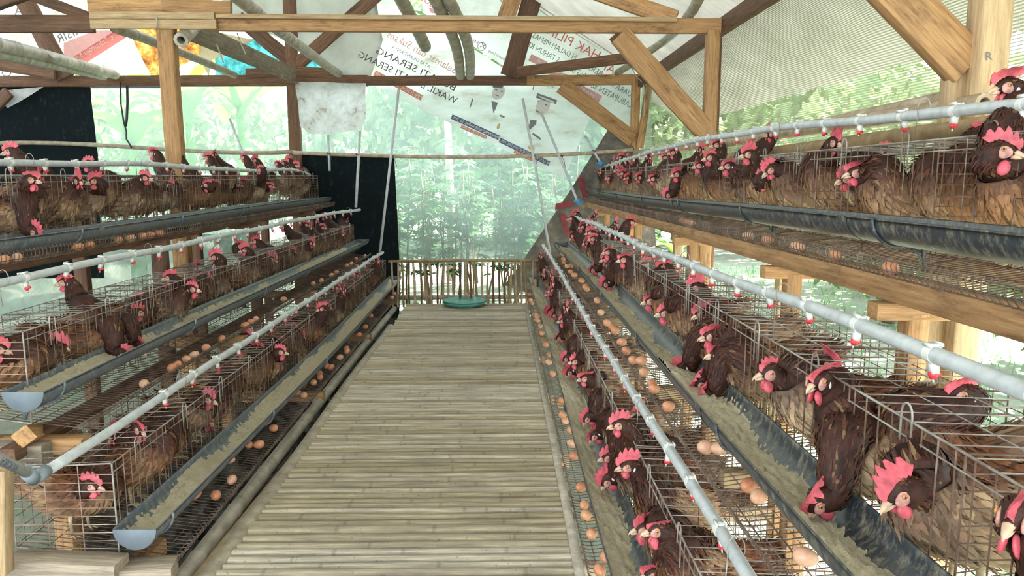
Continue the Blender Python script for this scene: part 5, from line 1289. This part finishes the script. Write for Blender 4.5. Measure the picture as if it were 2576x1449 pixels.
# hens seen only as brown backs behind the wires
FILL = {'R1': 1, 'R2': 2, 'R3': 2, 'L1': 2, 'L2': 2, 'L3': 2}
for rn, want in FILL.items():
    r = ROWS[rn]; s = r['s']
    y = r['y0'] + .2
    while y < min(r['y1'], 7.6) - .2:
        have = sum(1 for q in hens if q['rn'] == rn and abs(q['y'] - y) < .2)
        for k in range(max(0, want - have)):
            yy = y + random.uniform(-.12, .12)
            hx = r['xf'] + s * random.uniform(.04, .14); hz = row_floor(r, yy) + random.uniform(.24, .31)
            ang = random.uniform(-.9, .9)
            hens.append(dict(rn=rn, head=Vector((hx, yy + random.uniform(-.08, .08), hz)), dir=Vector((-s * math.cos(ang), math.sin(ang), -.3)), up=Vector((0, 0, 1)), kind='i', y=yy, dc='x'))
        y += .40
POSE = {'o': 'stretching over the cage top', 'b': 'rearing above the cage', 'f': 'poking its head out', 'd': 'pecking in the trough', 'i': 'behind the wires'}
for rn in HENS:
    r = ROWS[rn]; s = r['s']
    grp = sorted([q for q in hens if q['rn'] == rn], key=lambda q: q['y'])
    for k, q in enumerate(grp):
        h = q['head']; zf = row_floor(r, q['y'])
        seed = (sum(map(ord, rn)) * 131 + k * 17)
        rr = random.Random(seed)
        dep = {'o': .15, 'b': .23, 'f': .115, 'd': .12, 'i': .19}[q['kind']]
        yaw = rr.uniform(-.5, .5)
        by = min(max(q['y'] + rr.uniform(-.06, .08), r['y0'] + .14), r['y1'] - .12)
        fx = -s * math.cos(yaw); fy = math.sin(yaw)
        if rn == 'L1' and q['dc'] == 'R' and q['kind'] == 'i' and q['y'] < 3.0: fx, fy, dep, by = 0.9, -0.2, .23, r['y0'] + .17
        cz = zf + .180 + rr.uniform(-.012, .015)
        # a stretched hen lifts its breast
        if h.z - zf > .40: cz += min(.09, (h.z - zf - .40) * .6)
        bc = (r['xf'] + s * dep, by, cz)
        # pull the body after a head that is far along the row
        hy = h.y
        dist = math.sqrt((h.x) ** 2 + h.y ** 2 + (h.z - H) ** 2)
        lod = 0 if dist < 3.4 else (1 if dist < 6.2 else 2)
        pale = rr.choice([0.25, 0.5, 0.7, 1.0]) if s < 0 else rr.choice([0.2, 0.4, 0.6, 0.95])
        lab = 'brown hen %s, %s from near end of %s' % (POSE[q['kind']], ordinal(k + 1), r['nm'])
        build_hen(bc, (fx, fy, 0), h, q['dir'], q['up'], {'o': .45, 'b': .45, 'f': .32, 'i': .15, 'd': -.05}[q['kind']], cz - zf - .02, lod, pale, lab, 'brown laying hens in the cages', rr.choice([0, 0, 1, 2, 3, 4]) if lod < 2 else rr.choice([0, 1, 3]), seed)

# ================================================================== EGGS
nu, nv = 18, 12
pr = []
for t in np.linspace(0, np.pi, nv):
    x = -math.cos(t); pr.append((0.0275 * x, 0.0212 * math.sin(t) * (1 - 0.12 * x)))
V = np.array([[x, q * math.cos(a), q * math.sin(a)] for x, q in pr for a in np.linspace(0, 2 * np.pi, nu, endpoint=False)])
mb = MB(); i = np.arange(nv - 1)[:, None] * nu; j = np.arange(nu)[None]; k = (j + 1) % nu
mb.add(V, np.stack([i + j, i + k, i + nu + k, i + nu + j], -1).reshape(-1, 4))
EGG = mb.mesh('egg', M['egg'], True)
EGGS = {
 'R1': [(1332, 740), (1335, 754), (1338, 762), (1347, 791), (1351, 799), (1353, 806), (1359, 820), (1363, 838), (1373, 867), (1381, 893), (1380, 911), (1390, 940), (1415, 1009), (1415, 1044), (1422, 1059), (1439, 1084), (1439, 1116), (1444, 1147), (1461, 1225), (1470, 1270), (1475, 1294), (1489, 1342), (1523, 1404), (1509, 1434)],
 'R2': [(1415, 634), (1417, 645), (1418, 653), (1427, 664), (1436, 663), (1436, 678), (1445, 687), (1463, 702), (1472, 718), (1477, 724), (1502, 754), (1511, 784), (1527, 811), (1540, 823), (1548, 832), (1564, 861), (1573, 884), (1589, 908), (1613, 912), (1619, 941), (1639, 970), (1644, 983), (1682, 1029), (1773, 1137), (1809, 1145), (1882, 1242), (1907, 1271), (1961, 1277), (2025, 1429)],
 'R3': [(1732, 544), (1738, 559), (1716, 566), (1882, 593), (1931, 604), (2004, 625), (2100, 647), (2240, 684), (1516, 508)],
 'L1': [(491, 1250), (543, 1247), (583, 1207), (579, 1161), (626, 1123), (651, 1119), (688, 1078), (747, 991), (764, 995), (789, 963), (805, 949), (804, 941), (822, 922), (833, 923), (855, 899), (872, 877), (874, 883), (904, 842), (919, 822), (933, 796), (987, 749), (993, 740)],
 'L2': [(367, 966), (445, 925), (459, 917), (487, 903), (503, 892), (534, 874), (560, 851), (625, 817), (639, 808), (654, 801), (714, 752), (788, 712), (809, 703), (838, 689), (848, 682), (873, 665), (886, 660), (896, 649), (919, 640)],
 'L3': [(14, 670), (44, 663), (199, 642), (227, 635), (300, 623), (330, 618), (360, 613), (379, 604), (403, 604)],
}
for rn, lst in EGGS.items():
    r = ROWS[rn]; s = r['s']; pos = []
    lip = r['xf'] - s * .178
    for px, py in lst:
        if rn in ('R3', 'L3'): p = atX(px, py, r['xf'] - s * .165)
        else: p = atZ(px, py, row_floor(r, 4.0) + .003)
        off = (r['xf'] - p.x) * s                     # how far in front of the cage front
        off = min(max(off, .01), .172)
        x = r['xf'] - s * off
        z = row_floor(r, p.y) - .022 * off / .165 + .0235
        pos.append((p.y, x, z))
    pos.sort()
    for k, (y, x, z) in enumerate(pos):
        if y > r['y1'] + .1: y = r['y1'] - .05 * k * .1
        o = link('egg', EGG, None, (x, y, z), 'brown egg on the tray of the %s, %s from the near end' % (r['nm'], ordinal(k + 1)), 'egg', 'brown eggs on the trays')
        o.rotation_euler = (random.uniform(0, 6), random.uniform(-.12, .12), random.uniform(0, 6))
        q = random.uniform(.94, 1.06); o.scale = (q, q, q)

# ================================================================== PLANTS OUTSIDE
def leaflets(mb, base, d, up, n, ln, wd, spread):
    """a palmate leaf: n pointed leaflets around one point"""
    d = np.array(d) / np.linalg.norm(d); s = np.cross(up, d); s /= np.linalg.norm(s) + 1e-9; u = np.cross(d, s)
    for a in np.linspace(-spread, spread, n):
        e = d * math.cos(a) + s * math.sin(a); e = e - u * .25; w = np.cross(u, e); w /= np.linalg.norm(w)
        l = ln * (1 - .35 * abs(a) / spread)
        V = [base, base + e * l * .55 + w * wd, base + e * l, base + e * l * .55 - w * wd]
        mb.add(V, [[0, 1, 2, 3]])
def cassava(k):
    rs = np.random.default_rng(100 + k); st = MB(); lf = MB()
    for q in range(3):
        x, y = rs.uniform(-.18, .18, 2); hh = rs.uniform(1.5, 2.3)
        P = np.array([[x * (1 + z), y * (1 + z), z * hh] for z in np.linspace(0, 1, 6)]); P[1:, :2] += rs.normal(size=(5, 2)) * .03
        st.tube(P, np.linspace(.016, .008, 6), 5)
        for z in np.arange(.35, 1.0, .035):
            b = np.array([np.interp(z, np.linspace(0, 1, 6), P[:, i_]) for i_ in range(3)]); a = rs.uniform(0, 6.28)
            d = np.array([math.cos(a), math.sin(a), rs.uniform(-.1, .5)]); e = b + d * rs.uniform(.14, .26)
            st.wires([b], [e], .003)
            leaflets(lf, e, d * [1, 1, .2] + [0, 0, -.25], np.array([0, 0, 1.]), 7, rs.uniform(.16, .22), .026, 2.1)
    return st.mesh('stem', M['stem']), lf.mesh('foliage', M['cassava'])
CS = [cassava(k) for k in range(4)]
spots = [(-1.45, 10.5), (-.95, 10.4), (-.3, 10.55), (.25, 10.42), (.75, 10.6), (1.3, 10.45), (-2.4, 11.4), (-1.75, 11.0), (-1.25, 11.6), (-.8, 10.9), (-.45, 11.9), (.05, 11.1), (.5, 11.7), (.95, 11.0), (1.5, 11.6), (2.1, 11.1), (-1.9, 12.8), (-1.2, 13.0), (-.5, 13.2), (.2, 12.9), (.8, 13.3), (1.5, 12.8), (-2.9, 12.4), (2.4, 12.9)]
for k, (x, y) in enumerate(sorted(spots)):
    t = empty('cassava_plant', (x, y, GZ), 'leafy green cassava plant behind the far net, %s from the left' % ordinal(k + 1), 'plant', 'cassava plants behind the far net', (0, 0, random.uniform(0, 6)))
    t.scale = (1, 1, random.uniform(.85, 1.15))
    a, b = CS[k % 4]; link('stem', a, t); f_ = link('foliage', b, t); f_['kind'] = 'stuff'
def tree_mesh(k, n, rx, rz, ls):
    rs = np.random.default_rng(200 + k)
    p = rs.normal(size=(n, 3)); p /= np.linalg.norm(p, axis=1)[:, None]; p *= rs.uniform(.35, 1, (n, 1)) ** .5 * [rx, rx, rz]
    p += np.array([0, 0, rz * .9]); d = rs.normal(size=(n, 3)); d /= np.linalg.norm(d, axis=1)[:, None]
    s = np.cross(d, rs.normal(size=(n, 3))); s /= np.linalg.norm(s, axis=1)[:, None]
    l = ls * rs.uniform(.6, 1.3, (n, 1))
    V = np.stack([p, p + d * l * .5 + s * l * .28, p + d * l, p + d * l * .5 - s * l * .28], 1).reshape(-1, 3)
    mb = MB(); mb.add(V, np.arange(n * 4).reshape(-1, 4)); return mb.mesh('crown', M['tree'])
TM = [tree_mesh(k, 2600, 1.9, 1.8, .30) for k in range(3)]
mb = MB(); mb.tube([[0, 0, 0], [.05, 0, 1.2], [0, .05, 2.6]], [.12, .09, .05], 7); TRK = mb.mesh('trunk', M['stem'], True)
tsp = [(0, 21.5, 2.0), (5.5, 22, 2.0), (-10.5, 18, 1.2), (-7.0, 19, 1.1), (-3.4, 19.4, 1.0), (1.2, 20, 1.05), (4.4, 18.4, 1.15), (7.5, 17, 1.2), (5.4, 3.4, .75), (5.6, 6.6, .8), (5.2, 9.6, .85), (6.4, 12.2, 1.1), (-11.5, 12.0, 1.0), (-11.0, 5.0, 1.0)]
names = ['tall one in the middle distance', 'tall one at the far right', 'far left behind the net', 'left of the green far net', 'behind the black sheet', 'behind the cassava in the middle', 'behind the far right corner', 'far right behind the shed', 'nearest beyond the right net', 'second beyond the right net', 'third beyond the right net', 'fourth beyond the right net', 'beyond the left wall, farther one', 'beyond the left wall, nearer one']
for (x, y, sc), nm in zip(tsp, names):
    t = empty('leafy_tree', (x, y, GZ), 'leafy green tree, ' + nm, 'tree', 'trees around the shed', (0, 0, random.uniform(0, 6)))
    t.scale = (sc, sc, sc)
    link('trunk', TRK, t); c_ = link('crown', random.choice(TM), t, (0, 0, .5)); c_['kind'] = 'stuff'
p = pt(1130, 520, 13.6)
mb = MB(); mb.tube([[0, 0, 0], [.03, 0, 1.5], [-.02, 0, 3.2]], [.075, .07, .06], 8)
link('pale_trunk', mb.mesh('pale_trunk', M['trunk'], True), None, (p.x, 13.6, GZ), 'slim pale trunk behind the far net in the middle', 'trunk')
def banana_leaf(k, ln, wd):
    rs = np.random.default_rng(300 + k); n = 16; V = []
    for t in np.linspace(0, 1, n):
        w = wd * math.sin(min(1, t * 1.15 + .04) * math.pi) ** .55 * (1 if t < .95 else .5)
        x = ln * t; z = ln * (.55 * t - .75 * t * t)
        for q in (-1, -.5, 0, .5, 1):
            V.append([x, q * w + .0, z + abs(q) * w * .35 + .012 * math.sin(t * 40 + q * 3) * abs(q)])
    mb = MB(); mb.grid(np.array(V), n, 5)
    return mb.mesh('leaf', M['banana'], True)
BL = [banana_leaf(k, l, w) for k, (l, w) in enumerate(((1.5, .22), (1.2, .2), (1.8, .26)))]
def banana(loc, hh, n, label, seed, sc=1.0):
    rs = random.Random(seed)
    t = empty('banana_plant', loc, label, 'plant', 'banana plants outside')
    mb = MB(); mb.tube([[0, 0, 0], [.02, 0, hh * .5], [0, .02, hh]], [.10 * sc, .08 * sc, .05 * sc], 8); link('stem', mb.mesh('stem', M['banana'], True), t)
    for k in range(n):
        o = link('leaf', BL[k % 3], t, (0, 0, hh * rs.uniform(.88, 1.0)))
        o.rotation_euler = (rs.uniform(-.2, .2), rs.uniform(-.7, -.1), 6.28 * k / n + rs.uniform(-.3, .3)); o.scale = (sc,) * 3
p = pt(300, 190, 11.2); banana((p.x, 11.2, GZ), p.z - GZ - .25, 6, 'banana plant showing through the gap between the banner and orange tarp', 1, .6)
p = pt(470, 260, 12.0); banana((p.x, 12.0, GZ), p.z - GZ, 7, 'banana plant shading the far net right of the tall near post', 2)
p = pt(600, 250, 11.9); banana((p.x, 11.9, GZ), p.z - GZ, 6, 'banana plant shading the far net left of the far king post', 3)
p = pt(330, 330, 12.1); banana((p.x, 12.1, GZ), p.z - GZ, 6, 'lower banana plant behind the far net beside the black sheet', 4)
p = atX(2215, 790, 2.4); banana((p.x, p.y, GZ), .35, 4, 'young banana plant outside behind the middle right cages', 5, .32)
p = atX(1700, 620, 2.6); banana((p.x, p.y, GZ), .8, 5, 'banana plant outside under the far part of the upper right row', 6, .45)
# weeds on the bright ground to the right
rs = np.random.default_rng(9); n = 5200
x = rs.uniform(1.9, 9, n); y = rs.uniform(-1, 16, n); a = rs.uniform(0, 6.28, n); hgt = rs.uniform(.04, .16, n)
c = np.stack([x, y, np.full(n, GZ - .03)], 1); d = np.stack([np.cos(a), np.sin(a), np.zeros(n)], 1)
V = np.stack([c - d * .012, c + d * .012, c + d * .03 + np.stack([np.zeros(n), np.zeros(n), hgt], 1)], 1).reshape(-1, 3)
mb = MB(); mb.add(V, None, np.arange(n * 3).reshape(-1, 3))
link('weeds', mb.mesh('weeds', M['grass']), None, None, 'short weeds and grass scattered on the bright ground outside', 'weeds', None, 'stuff')
